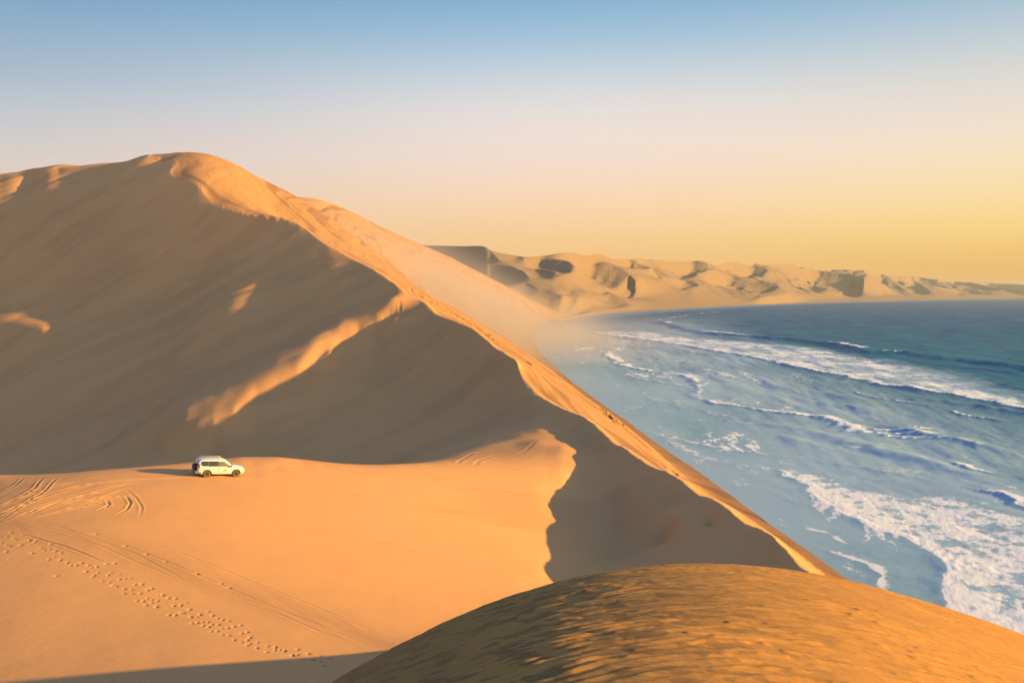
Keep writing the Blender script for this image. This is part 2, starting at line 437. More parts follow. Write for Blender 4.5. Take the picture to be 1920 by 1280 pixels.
def fan(ya, yb, nv, ua, ub, nu, cu=CU, cv=CV):
    u = np.linspace(ua, ub, nu); v = np.linspace(math.log(ya + cv), math.log(yb + cv), nv)
    Yg = (np.exp(v) - cv)[:, None].repeat(nu, 1)
    Xg = u[None, :] * (Yg + cu)
    return Xg, Yg

def grid_mesh(name, X, Y, Z, mat, attrs=None):
    nv, nu = X.shape
    me = bpy.data.meshes.new(name)
    co = np.stack([X, Y, Z], -1).reshape(-1, 3).astype(np.float32)
    me.vertices.add(nv * nu)
    me.vertices.foreach_set('co', co.ravel())
    i = np.arange(nv * nu, dtype=np.int32).reshape(nv, nu)
    q = np.stack([i[:-1, :-1], i[:-1, 1:], i[1:, 1:], i[1:, :-1]], -1).reshape(-1, 4)
    me.loops.add(q.size); me.loops.foreach_set('vertex_index', q.ravel())
    me.polygons.add(len(q))
    me.polygons.foreach_set('loop_start', np.arange(0, q.size, 4, dtype=np.int32))
    me.update(calc_edges=True)
    me.polygons.foreach_set('use_smooth', np.ones(len(q), bool))
    for k, a in (attrs or {}).items():
        at = me.attributes.new(k, 'FLOAT', 'POINT')
        at.data.foreach_set('value', a.astype(np.float32).ravel())
    me.materials.append(mat)
    o = bpy.data.objects.new(name, me)
    col_link(o)
    return o
#TERRAIN_END
# ------------------------------------------------------------------ materials
def mat(name, base, rough=0.6, metal=0.0, spec=0.5, **kw):
    m = bpy.data.materials.new(name); m.use_nodes = True
    b = m.node_tree.nodes['Principled BSDF']
    b.inputs['Base Color'].default_value = (*base, 1)
    b.inputs['Roughness'].default_value = rough
    b.inputs['Metallic'].default_value = metal
    b.inputs['Specular IOR Level'].default_value = spec
    for k, v in kw.items(): b.inputs[k.replace('_', ' ')].default_value = v
    return m
class NT:
    def __init__(s, m): s.t = m.node_tree; s.b = s.t.nodes['Principled BSDF']
    def n(s, t, **k):
        o = s.t.nodes.new(t)
        for a_, v_ in k.items(): setattr(o, a_, v_)
        return o
    def l(s, a, b): s.t.links.new(a, b)
    def math(s, op, a, b=None, clamp=False):
        o = s.n('ShaderNodeMath', operation=op); o.use_clamp = clamp
        for i, v in enumerate((a, b)):
            if v is None: continue
            if isinstance(v, (int, float)): o.inputs[i].default_value = v
            else: s.l(v, o.inputs[i])
        return o.outputs[0]
    def mix(s, f, a, b):
        o = s.n('ShaderNodeMix', data_type='RGBA')
        if isinstance(f, (int, float)): o.inputs[0].default_value = f
        else: s.l(f, o.inputs[0])
        for i, v in ((6, a), (7, b)):
            if isinstance(v, tuple): o.inputs[i].default_value = (*v, 1)
            else: s.l(v, o.inputs[i])
        return o.outputs[2]
    def noise(s, vec, scale, detail=3, rough=.5, dist=0.0):
        o = s.n('ShaderNodeTexNoise'); o.inputs['Scale'].default_value = scale; o.inputs['Detail'].default_value = detail
        o.inputs['Roughness'].default_value = rough; o.inputs['Distortion'].default_value = dist
        s.l(vec, o.inputs['Vector']); return o.outputs['Fac']
    def ramp(s, f, lo, hi):
        o = s.n('ShaderNodeMapRange', interpolation_type='SMOOTHSTEP')
        o.inputs['From Min'].default_value = lo; o.inputs['From Max'].default_value = hi
        s.l(f, o.inputs['Value']); return o.outputs[0]
    def mapping(s, vec, sc, rot=(0, 0, 0)):
        o = s.n('ShaderNodeMapping'); o.inputs['Scale'].default_value = sc; o.inputs['Rotation'].default_value = rot
        s.l(vec, o.inputs[0]); return o.outputs[0]

def sand_material(name, c1, c2, c3, bump, scale, mineral_and_shade=(.22, .13, .07)):
    m = mat(name, c1, 0.95, 0, 0.15); t = NT(m)
    g = t.n('ShaderNodeNewGeometry'); pos = g.outputs['Position']
    n1 = t.noise(pos, scale, 5, .6)
    n2 = t.noise(t.mapping(pos, (1, .35, 2.0), (0, 0, .6)), scale * 6, 4, .6)
    c = t.mix(t.ramp(n1, .35, .65), c1, c2)
    c = t.mix(t.math('MULTIPLY', t.ramp(n2, .52, .78), .6), c, c3)
    at = t.n('ShaderNodeAttribute'); at.attribute_name = 'mineral_and_shade'
    c = t.mix(at.outputs['Fac'], c, mineral_and_shade)
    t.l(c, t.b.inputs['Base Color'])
    # wind ripples and grain
    rp = t.n('ShaderNodeTexWave', wave_type='BANDS', bands_direction='Y', wave_profile='SIN')
    rp.inputs['Scale'].default_value = 1.6; rp.inputs['Distortion'].default_value = 5.0; rp.inputs['Detail'].default_value = 2.0; rp.inputs['Detail Scale'].default_value = 0.6
    t.l(t.mapping(pos, (.5, 1, .6), (0, 0, .35)), rp.inputs['Vector'])
    g1 = t.noise(pos, 1.1, 4, .6)
    b1 = t.n('ShaderNodeBump'); b1.inputs['Strength'].default_value = bump; b1.inputs['Distance'].default_value = 0.03
    t.l(rp.outputs['Fac'], b1.inputs['Height'])
    b2 = t.n('ShaderNodeBump'); b2.inputs['Strength'].default_value = bump * .8; b2.inputs['Distance'].default_value = 0.12
    t.l(g1, b2.inputs['Height']); t.l(b1.outputs[0], b2.inputs['Normal'])
    t.l(b2.outputs[0], t.b.inputs['Normal'])
    return m
SAND1, SAND2, SAND3 = (.60, .335, .152), (.57, .318, .148), (.53, .295, .142)
M_sand = sand_material('dune_sand', SAND1, SAND2, SAND3, 0.2, .02)
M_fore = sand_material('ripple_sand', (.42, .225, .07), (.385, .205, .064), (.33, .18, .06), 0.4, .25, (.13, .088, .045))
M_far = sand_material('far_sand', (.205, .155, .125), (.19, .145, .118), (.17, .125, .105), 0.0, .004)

# ------------------------------------------------------------------ marks left in the sand
def hit(px, py, lo=50, hi=700):
    Ys = np.exp(np.linspace(math.log(lo), math.log(hi), 1200)); p = np.stack(P(px, py, Ys), -1)
    h = height(p[:, 0], p[:, 1]); k = np.where(h > p[:, 2])[0]
    return p[k[0]] if len(k) else p[-1]

TRACKS = [  # photo polylines, depth, half width, double?
    ([(-40, 945), (0, 926), (30, 910), (46, 894)], .14), ([(-40, 968), (0, 948), (40, 932), (66, 915), (80, 895)], .16), ([(-30, 985), (0, 962), (45, 945), (85, 920), (108, 895)], .16),
    ([(-20, 992), (30, 955), (80, 930), (140, 912), (210, 903), (300, 897), (345, 894)], .10), ([(0, 985), (60, 958), (120, 938), (180, 925), (240, 918)], .10),
    ([(100, 962), (160, 942), (215, 925), (250, 912)], .10), ([(50, 975), (130, 955), (200, 945)], .08), ([(215, 966), (238, 955), (245, 942), (234, 928)], .12),
    ([(262, 968), (266, 952), (256, 935), (235, 918)], .08), ([(180, 958), (205, 946), (200, 938)], .12), ([(0, 900), (60, 897), (150, 896), (260, 896)], .08), ([(60, 900), (200, 899), (300, 897), (395, 894), (440, 892)], .09), ([(60, 893), (200, 891), (300, 889), (385, 886)], .07),
    ([(345, 894), (420, 893), (520, 902), (580, 912)], .05), ([(520, 930), (560, 922), (590, 912), (575, 905)], .05), ([(480, 893), (560, 889), (640, 890), (720, 900)], .04),
    ([(150, 990), (200, 1008), (270, 1035), (400, 1090), (520, 1140), (640, 1190), (740, 1225)], .045), ([(140, 978), (230, 1000), (330, 1032), (460, 1085), (600, 1140), (700, 1185), (760, 1210)], .04),
    ([(0, 975), (60, 990), (180, 1020), (280, 1065), (370, 1100)], .045), ([(0, 968), (100, 985), (260, 1040), (360, 1095), (440, 1120)], .04), ([(30, 1000), (120, 1025), (200, 1056)], .10),
    ([(420, 1120), (520, 1150), (600, 1185), (660, 1205)], .05), ([(600, 1268), (620, 1255), (660, 1240)], .10), ([(585, 1275), (640, 1262), (700, 1245)], .05)]
for _k in range(9):     # finer wheel marks fanning out at the left
    _o = _k * 9.0
    TRACKS.append(([(-30, 950 + _o * .5), (20 + _o, 930 + _o * .25), (70 + _o * 1.6, 912 + _o * .12), (120 + _o * 2.2, 899)], .05 + .03 * (_k % 3)))
    TRACKS.append(([(10 + _o * 2, 972 - _o * .2), (60 + _o * 2, 952 - _o * .2), (110 + _o * 2.2, 938 - _o * .15), (150 + _o * 2.5, 930)], .04 + .03 * (_k % 2)))
TRACKS_UP = [([(130, 880), (170, 868), (215, 850), (250, 828), (272, 808), (293, 790)], .30), ([(165, 882), (215, 862), (250, 840), (280, 812), (297, 795)], .30), ([(110, 884), (160, 862), (200, 840), (232, 812), (250, 780)], .25),
             ([(180, 850), (230, 815), (262, 780), (290, 745)], .20), ([(200, 870), (260, 850), (290, 825)], .2),
             ([(845, 880), (860, 865), (885, 850), (930, 835), (990, 818)], .05), ([(800, 860), (860, 855), (920, 842), (1000, 822)], .04), ([(880, 880), (900, 862), (940, 848)], .04), ([(940, 862), (985, 845), (1010, 825)], .03)]
FEET = [(0, 1018), (20, 1008), (50, 1012), (75, 1022), (95, 1040), (130, 1050), (170, 1072), (210, 1085), (280, 1120), (330, 1140), (400, 1170), (450, 1190), (510, 1212), (560, 1224), (600, 1234), (640, 1243)]

def stamp(X, Y, Z, cx, cy, ang, L, Wd, dep, rim, ua, ub, ya, yb):
    """press an oval hollow with a small rim into the fan grid"""
    nv, nu = X.shape
    R = 2.2 * max(L, Wd)
    du = (ub - ua) / (nu - 1)
    v0 = math.log(ya + CV); dv = (math.log(yb + CV) - v0) / (nv - 1)
    u = cx / (cy + CU)
    iu = int((u - ua) / du); nu_ = int(R / (cy + CU) / du) + 2
    iv = int((math.log(cy + CV) - v0) / dv); nv_ = int(R / (cy + CV) / dv) + 2
    a, b, c, d = max(iv - nv_, 0), min(iv + nv_ + 1, nv), max(iu - nu_, 0), min(iu + nu_ + 1, nu)
    if a >= b or c >= d: return
    x = X[a:b, c:d] - cx; y = Y[a:b, c:d] - cy
    p = (x * math.cos(ang) + y * math.sin(ang)) / L; q = (-x * math.sin(ang) + y * math.cos(ang)) / Wd
    r2 = p * p + q * q
    Z[a:b, c:d] += -dep * np.exp(-r2 * 1.4) + rim * np.exp(-(np.sqrt(r2) - 1.5) ** 2 * 4)

def carve(X, Y, Z, tracks, w, ua, ub, ya, yb, gap=0.0, k=.20):
    rnd = random.Random(4)
    for poly, dep in tracks:
        wp = []
        for a, b in poly:
            h = hit(a, b); wp.append((h[0], h[1]))
        wp = np.array(wp); seglen = np.linalg.norm(np.diff(wp, axis=0), axis=1)
        cum = np.concatenate([[0], np.cumsum(seglen)]); n = max(int(cum[-1] / (w * .55)), 2)
        s_ = np.linspace(0, cum[-1], n)
        # smooth polyline
        xs = np.interp(s_, cum, wp[:, 0]); ys = np.interp(s_, cum, wp[:, 1])
        kk = max(3, n // 10) | 1
        pad = lambda v: np.convolve(np.pad(v, kk // 2, mode='edge'), np.ones(kk) / kk, 'valid')
        xs = pad(xs); ys = pad(ys)
        for side in ((-.5, .5) if gap else (0,)):
            for i in range(len(xs) - 1):
                ang = math.atan2(ys[i + 1] - ys[i], xs[i + 1] - xs[i])
                ox = -math.sin(ang) * gap * side; oy = math.cos(ang) * gap * side
                f = min(1, 4 * min(i, n - i) / n) * (0.75 + .5 * rnd.random())
                stamp(X, Y, Z, xs[i] + ox, ys[i] + oy, ang, w * 1.2, w, dep * k * f, dep * k * .3 * f, ua, ub, ya, yb)

CRY = np.array([P(*c)[1] for c in CREST]); CRX = np.array([P(*c)[0] for c in CREST]); CRZ = np.array([P(*c)[2] for c in CREST])
CRZ_o = np.argsort(CRY)
def detail(x, y, z):
    """wind flutes, ledges and slumps of the big dune"""
    dc = x - np.interp(y, CRY[CRZ_o], CRX[CRZ_o])
    fade = sstep(60, 90, y)
    # broad undulation of the shaded side
    left = sstep(-2, -12, dc) * sstep(150, 230, y)
    a = .55; xr = x * math.cos(a) + y * math.sin(a); yr = -x * math.sin(a) + y * math.cos(a)
    quiet = 1 - np.exp(-((x + 65) / 42) ** 2 - ((y - 270) / 36) ** 2) - np.exp(-((x + 205) / 28) ** 2 - ((y - 410) / 26) ** 2)
    z = z + left * quiet * (1.1 * fbm(xr / 60, yr / 14, 4, 11) + .25 * fbm(xr / 18, yr / 5, 3, 12))
    # lee face avalanche tongues right under the crest, running down the slope
    lee = sstep(0, -1.5, dc) * sstep(-40, -6, dc) * fade
    z = z + lee * sstep(320, 210, y) * (.14 * fbm(x / 22, y / 4.0, 3, 14))
    # seaward face: ledges following the contours and slumped rough sand
    sea_s = sstep(.3, 2.5, dc)
    led = fbm(x / 7 + .12 * y / 7 + 1.5 * fbm(x / 40, y / 60, 2, 15), y / 90, 3, 16)
    z = z + sstep(2.5, 9, dc) * fade * .5 * led * sstep(60, 140, y) * sstep(-SEA + 3, -SEA + 9, z)
    m = sstep(.0, .3, fbm(x / 14, y / 26, 2, 18)) * sstep(3, 9, dc) * sstep(70, 26, dc) * sstep(75, 110, y) * sstep(420, 300, y) * sstep(-SEA + 5, -SEA + 12, z)
    rid = 1 - np.abs(fbm(x / 3.2 + y / 18, y / 2.6, 4, 19)) * 2.2
    z = z + m * (1.7 * rid - 1.1)
    # crest lip is a little ragged
    z = z + .12 * np.exp(-(dc / 1.2) ** 2) * fbm(x / 3, y / 3.5, 3, 21) * fade * sstep(320, 240, y)
    # plateau: very gentle swells
    plat = sstep(2, -4, dc) * sstep(150, 110, y)
    z = z + plat * (.07 * fbm(x / 9, y / 7, 3, 23) + .006 * fbm(x / 1.6, y / .9, 3, 24))
    # second dune face: long streaks down wind
    z = z + sea_s * sstep(560, 700, y) * .8 * fbm(x / 12, y / 70, 3, 26) * sstep(-SEA + 4, -SEA + 14, z)
    return z

def mineral_and_shade(x, y, z):
    """heavy dark grains sorted out by the wind; sunlit seaward side also dimmed in colour"""
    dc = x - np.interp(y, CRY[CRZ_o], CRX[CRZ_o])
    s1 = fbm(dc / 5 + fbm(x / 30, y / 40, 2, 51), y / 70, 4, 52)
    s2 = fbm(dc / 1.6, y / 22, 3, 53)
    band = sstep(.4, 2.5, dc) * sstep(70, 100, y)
    m = band * (.58 + .38 * sstep(.12, .45, s1) + .22 * sstep(.1, .4, s2))  # even part dims the sunlit face in colour; streaks are dark grains
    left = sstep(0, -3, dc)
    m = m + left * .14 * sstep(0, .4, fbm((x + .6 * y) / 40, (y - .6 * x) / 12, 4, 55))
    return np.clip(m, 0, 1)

UA, UB = -.77, .77
NUM = int(1700 * QUAL)
# near sand with the car, marks pressed in
X, Y = fan(46, 140, int(1150 * QUAL), UA, UB, NUM)
Z = detail(X, Y, height(X, Y))
carve(X, Y, Z, TRACKS, .15, UA, UB, 46, 140)
PRINTS = []
rnd = random.Random(7)
fp = np.array(FEET, float); sg = np.concatenate([[0], np.cumsum(np.linalg.norm(np.diff(fp, axis=0), axis=1))])
for lane, (off, n0, n1) in enumerate(((-12, 0, 46), (2, 4, 62), (11, 0, 60))):
    n = 62
    for i in range(n0, n1):
        s_ = (i + rnd.random() * .6) / n * sg[-1]
        px = np.interp(s_, sg, fp[:, 0]); py = np.interp(s_, sg, fp[:, 1]) + off * (.3 + .9 * min(1, px / 330)) * (1 - .55 * px / 640 if px > 500 else 1) + (3 if i % 2 else -3) + rnd.uniform(-4, 4)
        if rnd.random() < .2: continue
        h = hit(px, py); PRINTS.append((h[0], h[1]))
        stamp(X, Y, Z, h[0], h[1], math.radians(rnd.uniform(95, 150)), rnd.uniform(.12, .19), rnd.uniform(.08, .12), rnd.uniform(.04, .09), .0, UA, UB, 46, 140)
for px, py in [(40, 1022), (18, 1024), (60, 1038), (105, 1080), (12, 1035), (95, 1020), (180, 1002), (235, 1023), (275, 1039), (310, 1053), (415, 1093), (430, 1100), (370, 1076), (50, 962), (65, 957), (200, 950), (212, 1098), (200, 1056), (215, 1055)]:
    h = hit(px, py); PRINTS.append((h[0], h[1])); stamp(X, Y, Z, h[0], h[1], rnd.uniform(0, 3), .17, .12, .08, .0, UA, UB, 46, 140)
SAND_TONE = mineral_and_shade(X, Y, Z)
bp_ = np.array([hit(a_, b_)[:2] for a_, b_ in ((-60, 972), (0, 984), (150, 1014), (300, 1058), (450, 1108), (600, 1160), (720, 1208))])
bd = np.full(X.shape, 1e9); sd_ = np.zeros(X.shape)
for i in range(len(bp_) - 1):
    e_ = bp_[i + 1] - bp_[i]; q_ = np.clip(((X - bp_[i][0]) * e_[0] + (Y - bp_[i][1]) * e_[1]) / (e_ @ e_), 0, 1)
    dd_ = np.hypot(X - bp_[i][0] - q_ * e_[0], Y - bp_[i][1] - q_ * e_[1]); bd = np.minimum(bd, dd_)
SAND_TONE = np.clip(SAND_TONE + .20 * np.exp(-(bd / 2.0) ** 2) * (.6 + .8 * sstep(-.3, .3, fbm((X + .9 * Y) / 1.2, (Y - .9 * X) / 14, 3, 92))), 0, 1)
for cx_, cy_ in PRINTS: stamp(X, Y, SAND_TONE, cx_, cy_, 2.0, .13, .10, -.55, 0, UA, UB, 46, 140)  # dark shade inside each footprint painted into the colour
NEARG = (X, Y, Z)
o = grid_mesh('sand_plateau', X, Y, Z + SEA, M_sand, {'mineral_and_shade': SAND_TONE}); o['kind'] = 'structure'
# the big dunes
X, Y = fan(140, 2300, int(1100 * QUAL), UA, UB, NUM)
Z = detail(X, Y, height(X, Y))
carve(X, Y, Z, TRACKS_UP, .40, UA, UB, 140, 2300, 0, .4)
o = grid_mesh('dunes', X, Y, Z + SEA, M_sand, {'mineral_and_shade': mineral_and_shade(X, Y, Z)}); o['kind'] = 'structure'
# foreground dune with wind ripples
def ripples(x, y):
    wx = fbm(x / 2.8, y / 2.8, 3, 41); wy = fbm(x / 1.6, y / 1.6, 2, 42)
    fade = sstep(45, 40, y)
    amp = sstep(19, 6, x - .12 * y) * (.45 + .75 * sstep(-.3, .4, fbm(x / 2.2, y / 3, 2, 44))) + .10
    L = sstep(5, -1, x)
    ph = (y * .90 - x * .40) / .40 + .75 * wx + .16 * wy
    f = ph - np.floor(ph); r = np.where(f < .66, f / .66, (1 - f) / .34); r = r * r * (3 - 2 * r)
    br = sstep(-.30, .25, fbm(x / .6 + .5 * wx, y / .4, 2, 48))      # ripples broken into short lengths
    ph2 = (y * .97 - x * .2) / .33 + .6 * wy + .6 * wx
    r2 = .5 + .5 * np.sin(2 * math.pi * ph2)
    h = (.030 + .012 * L) * r * (br * (1 - .4 * L) + .5 * L) + .008 * r2 + .010 * fbm(x / .6, y / .4, 3, 45)
    return (h * amp + .05 * fbm(x / 7, y / 6, 2, 46)) * fade
X, Y = fan(4, 46, int(1250 * QUAL), -.6, .6, int(1700 * QUAL))
RP = ripples(X, Y)
Z = height(X, Y) + RP
tr = sstep(.028, .0, RP - .05 * fbm(X / 7, Y / 6, 2, 46)) 
dark_reach = sstep(12, -1, X - .10 * Y)
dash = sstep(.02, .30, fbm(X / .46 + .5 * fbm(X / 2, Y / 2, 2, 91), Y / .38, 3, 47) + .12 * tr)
dark_reach = sstep(15, 1, X - .10 * Y) * (.35 + .65 * sstep(9, -1, X))
ripple_tone = np.clip(dash * .62 * dark_reach * (.35 + .65 * sstep(-4, 2, X)) + .18 * tr * dark_reach + .28 * sstep(3, -5, X), 0, .85)  # shade of the ripples and the left flank painted into the colour
o = grid_mesh('foreground_dune', X, Y, Z + SEA, M_fore, {'mineral_and_shade': ripple_tone}); o['kind'] = 'structure'

# ------------------------------------------------------------------ far coast
# far coast: the same kind of surveyed net, (bearing, fraction shore -> sky line)
SKYF = [(600, 466, 3100), (780, 461, 3050), (820, 461, 3000), (870, 462, 2950), (905, 462, 2850), (922, 470, 2850), (945, 476, 2880), (985, 482, 2920), (1010, 481, 2980), (1045, 476, 3080), (1075, 474, 3200), (1098, 480, 3330), (1125, 477, 3500), (1150, 486, 3650), (1200, 485, 4050), (1250, 490, 4450), (1290, 491, 4750), (1315, 489, 4950),
        (1342, 498, 5150), (1375, 491, 5450), (1430, 496, 5950), (1485, 497, 6450), (1520, 505, 6850), (1570, 506, 7350), (1615, 507, 7900), (1655, 515, 8400), (1720, 520, 9200), (1790, 528, 10100), (1850, 530, 10900), (1920, 534, 11900), (2100, 538, 13800), (2500, 542, 16500)]
SF = np.array(catmull(SKYF, 4), float)
FD = [(600, 1500), (900, 1640), (985, 1740), (1025, 1830)] + [(p[0], SEA * F / (p[1] - HOR)) for p in ((1050, 601), (1100, 592), (1170, 585), (1300, 577), (1450, 570), (1580, 566), (1700, 563), (1810, 561), (1920, 559.5), (2200, 557.5), (2500, 556.5))]
FD = np.array(catmull(FD, 8), float)
fD = lambda px: np.interp(px, FD[:, 0], FD[:, 1])
fS = lambda px: np.interp(px, SF[:, 0], SF[:, 2])
fK = lambda px: np.interp(px, SF[:, 0], SF[:, 1])
FACETS = [  # crest of each slip face, its foot (photo pixels)
    ([(790, 459), (840, 461), (904, 462), (922, 474), (940, 492)], [(800, 490), (845, 486), (880, 493), (938, 495)]),
    ([(870, 494), (930, 497), (975, 504), (994, 521)], [(880, 515), (925, 523), (990, 524)]),
    ([(950, 477), (965, 478), (984, 485)], [(958, 484), (978, 487)]),
    ([(992, 491), (1030, 488), (1062, 488), (1080, 502)], [(1000, 498), (1040, 509), (1076, 512)]),
    ([(1072, 503), (1120, 495), (1150, 500), (1175, 511), (1193, 529)], [(1078, 513), (1110, 526), (1150, 531), (1190, 531)]),
    ([(985, 505), (1012, 505), (1040, 511), (1046, 517)], [(1000, 511), (1022, 518), (1043, 518)]),
    ([(1046, 517), (1052, 527), (1064, 541), (1090, 555)], [(1045, 521), (1054, 536), (1072, 551)]),
    ([(1060, 554), (1075, 557), (1084, 563)], [(1066, 560), (1078, 564)]),
    ([(975, 528), (1000, 537), (1018, 552)], [(985, 537), (1006, 549)]), ([(1030, 549), (1045, 553), (1056, 560)], [(1038, 555), (1050, 560)]),
    ([(1142, 489), (1180, 487), (1212, 496), (1224, 504)], [(1160, 499), (1195, 508), (1220, 507)]),
    ([(1186, 506), (1215, 503), (1234, 512), (1244, 523)], [(1200, 517), (1225, 525), (1240, 525)]),
    ([(1252, 494), (1290, 493), (1316, 490), (1334, 500), (1346, 505)], [(1268, 504), (1300, 509), (1330, 508)]),
    ([(1266, 524), (1298, 527), (1314, 536), (1321, 545)], [(1282, 534), (1304, 544)]),
    ([(1132, 552), (1155, 555), (1174, 565), (1186, 575)], [(1142, 560), (1160, 569), (1178, 575)]), ([(1176, 540), (1190, 545), (1194, 560)], [(1180, 549), (1188, 559)]),
    ([(1372, 493), (1425, 497), (1444, 508)], [(1368, 506), (1400, 513), (1432, 514)]),
    ([(1350, 502), (1380, 519), (1412, 531), (1450, 531), (1468, 543), (1476, 552)], [(1352, 510), (1380, 533), (1412, 547), (1450, 551)]),
    ([(1438, 502), (1490, 499), (1522, 506), (1570, 508), (1600, 516), (1620, 530)], [(1450, 521), (1500, 526), (1560, 531), (1608, 534)]),
    ([(1332, 525), (1368, 541), (1420, 554), (1452, 562)], [(1345, 536), (1380, 549), (1420, 560)]),
    ([(1582, 536), (1604, 537), (1614, 547), (1616, 556)], [(1586, 547), (1604, 555)]), ([(1500, 536), (1540, 540), (1562, 548)], [(1510, 545), (1545, 551)]),
    ([(1625, 511), (1655, 517), (1688, 532), (1716, 549)], [(1640, 523), (1665, 536), (1700, 549)]),
    ([(1670, 519), (1720, 523), (1760, 532), (1790, 540)], [(1690, 530), (1730, 539), (1770, 543)]), ([(1760, 528), (1810, 533), (1850, 541)], [(1775, 536), (1815, 542)]),
    ([(1700, 540), (1740, 545), (1770, 551)], [(1712, 547), (1745, 552)]), ([(1830, 532), (1880, 538), (1915, 546)], [(1845, 541), (1890, 547)]), ([(1800, 545), (1850, 548), (1880, 553)], [(1815, 551), (1855, 554)])]
def far_net():
    C = []; B = []
    def shore_py(px): return HOR + SEA * F / fD(px)
    def put(px, py, Y, w):
        t = (Y - fD(px)) / (fS(px) - fD(px)); C.append((px, t, SEA - (py - HOR) / F * Y, w)); return (px, t)
    for px in np.arange(600, 2480, 1.5):
        if px > 1045: C.append((px, 0, 0.0, 3)); C.append((px, .03, 4.0, .6)); C.append((px, -.05, -4.0, 2))
        if px < 1065:
            for Y in np.linspace(fD(px), 2260, 8):
                if px > 1040 and Y < fD(px) + 30: continue
                t = (Y - fD(px)) / (fS(px) - fD(px)); x = (px - 960) / F * Y
                C.append((px, t, float(height(np.array([x]), np.array([Y]))[0]) + SEA - 5, .5))
        put(px, fK(px), fS(px), 4)
        C.append((px, 1.05, SEA - (fK(px) - HOR) / F * fS(px) - 12, .6))
        C.append((px, 1.3, (SEA - (fK(px) - HOR) / F * fS(px)) * .75 - 5, .2))
    # gentle concave apron between shore and sky line
    for px in np.arange(1090, 2480, 20):
        for f in (.12, .25, .4, .55, .7, .85, .95):
            ps = shore_py(px); pk = fK(px)
            put(px, ps + (pk - ps) * f, fD(px) + (fS(px) - fD(px)) * f, .02 if px > 1380 else .006)
    for crest, foot in FACETS:
        c = np.array(catmull(crest, 24)); f_ = np.array(catmull(foot, 24)); wk = np.interp(crest[0][0], [1100, 1500], [1, 3])
        mx = (c[0, 0] + c[-1, 0]) / 2
        def depth(px, py):
            fr = np.clip((shore_py(px) - py) / (shore_py(px) - fK(px)), .05, 1)
            Y = fD(px) + (fS(px) - fD(px)) * fr ** 1.0
            return Y
        Ym = depth(mx, np.interp(mx, c[:, 0], c[:, 1]))
        tops = []
        for px, py in c:
            Y = min(.35 * depth(px, py) + .65 * Ym - 1.1 * (px - mx) / F * Ym, fS(px) * .998)
            Y = max(Y, fD(px) * 1.01, 2330 if px < 1010 else 0)
            tops.append((px, py, Y)); 
        T = np.array(tops)
        B.append(np.array([put(px, py, Y, .10 * wk) for px, py, Y in tops]))
        for px, py in f_:
            Yc = np.interp(px, T[:, 0], T[:, 2]); pc = (np.interp(px, T[:, 0], T[:, 1]) - HOR) / F; pf = (py - HOR) / F
            Yf = Yc * (.72 + pc) / (.72 + pf)
            if Yf > 2290 or px > 1030: put(px, py, Yf, .03 * wk)
    nu, nv = 761, 241
    G = solve(C, B, nu, nv, 600, 2480, -.06, 1.4, (8, 4, 2, 1), (4000, 1500, 600, 250))
    mu, mv = int(1700 * QUAL), int(560 * QUAL)
    px = np.linspace(760, 2350, mu); t = np.linspace(-.05, 1.3, mv)
    gu = ((px - 600) / 1880 * (nu - 1))[None, :].repeat(mv, 0); gv = ((t + .06) / 1.46 * (nv - 1))[:, None].repeat(mu, 1)
    z = cubic(G, gu, gv)
    Y = fD(px)[None, :] + t[:, None] * (fS(px) - fD(px))[None, :]
    X = ((px - 960) / F)[None, :] * Y
    sc = np.clip(Y / 4500, .8, 2)
    wx = fbm(X / 900, Y / 900, 3, 5) * 300; wy = fbm(X / 350, Y / 350, 3, 9) * 90
    def saw(q, dd):
        f = q - np.floor(q); return np.where(f < dd, f / dd, (1 - f) / (1 - dd))
    r = 0
    for L, A, k, sd in ((480, 58, -.8, 1), (250, 30, -.4, 2), (120, 11, -1.1, 3)):
        m_ = .35 + .65 * sstep(-.2, .35, fbm(X / (L * 1.2 * sc), Y / (L * 1.2 * sc), 2, 30 + sd))
        r = r + A * m_ * (saw((X - k * (Y - 3000) + (wx * .6 + wy) * sc) / (L * sc * math.sqrt(1 + k * k)) + sd * .37, .17) - .45)
    z = z + r * sc * sstep(.12, .45, t)[:, None] * (.25 + .75 * sstep(1200, 1420, px))[None, :] * sstep(1030, 1120, px)[None, :]
    lim = SEA - (fK(px) - HOR)[None, :] / F * Y
    z = np.minimum(z, lim)
    env = sstep(.12, .3, t)[:, None] * sstep(1.0, .85, t)[:, None]
    z = z + env * (5 * fbm(X / 130, Y / 170, 4, 31) + 2.5 * np.abs(fbm(X / 60, Y / 80, 3, 32)))
    return X, Y, z
_t = time.time()
fx, fy, fz = far_net()
print('far', time.time() - _t)
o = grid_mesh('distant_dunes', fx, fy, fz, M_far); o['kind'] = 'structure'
# ------------------------------------------------------------------ sea
def WL(lst): # waterline-plane polyline from photo pixels, sorted by distance
    q = np.array([W(*p) for p in lst]); q = q[np.argsort(q[:, 1])]
    return q
F1 = WL([(1235, 604), (1265, 611), (1300, 622), (1340, 627), (1395, 632), (1480, 637), (1560, 646), (1610, 657), (1645, 663), (1700, 664), (1760, 672), (1840, 682), (1920, 690), (2000, 702)])
F2 = WL([(1100, 622), (1170, 632), (1300, 650), (1400, 669), (1500, 690), (1560, 701), (1640, 718), (1760, 737), (1850, 753), (1920, 768), (2000, 790)])
F2B = WL([(1180, 612), (1300, 632), (1420, 640), (1560, 655), (1700, 683), (1800, 700), (1920, 735), (2000, 760)])
F3 = WL([(1125, 655), (1140, 668), (1165, 688), (1230, 697), (1285, 705), (1312, 718), (1303, 740), (1335, 754), (1400, 765), (1480, 776), (1530, 781), (1560, 792), (1600, 811), (1640, 818), (1700, 815), (1740, 817), (1790, 826), (1850, 840)])
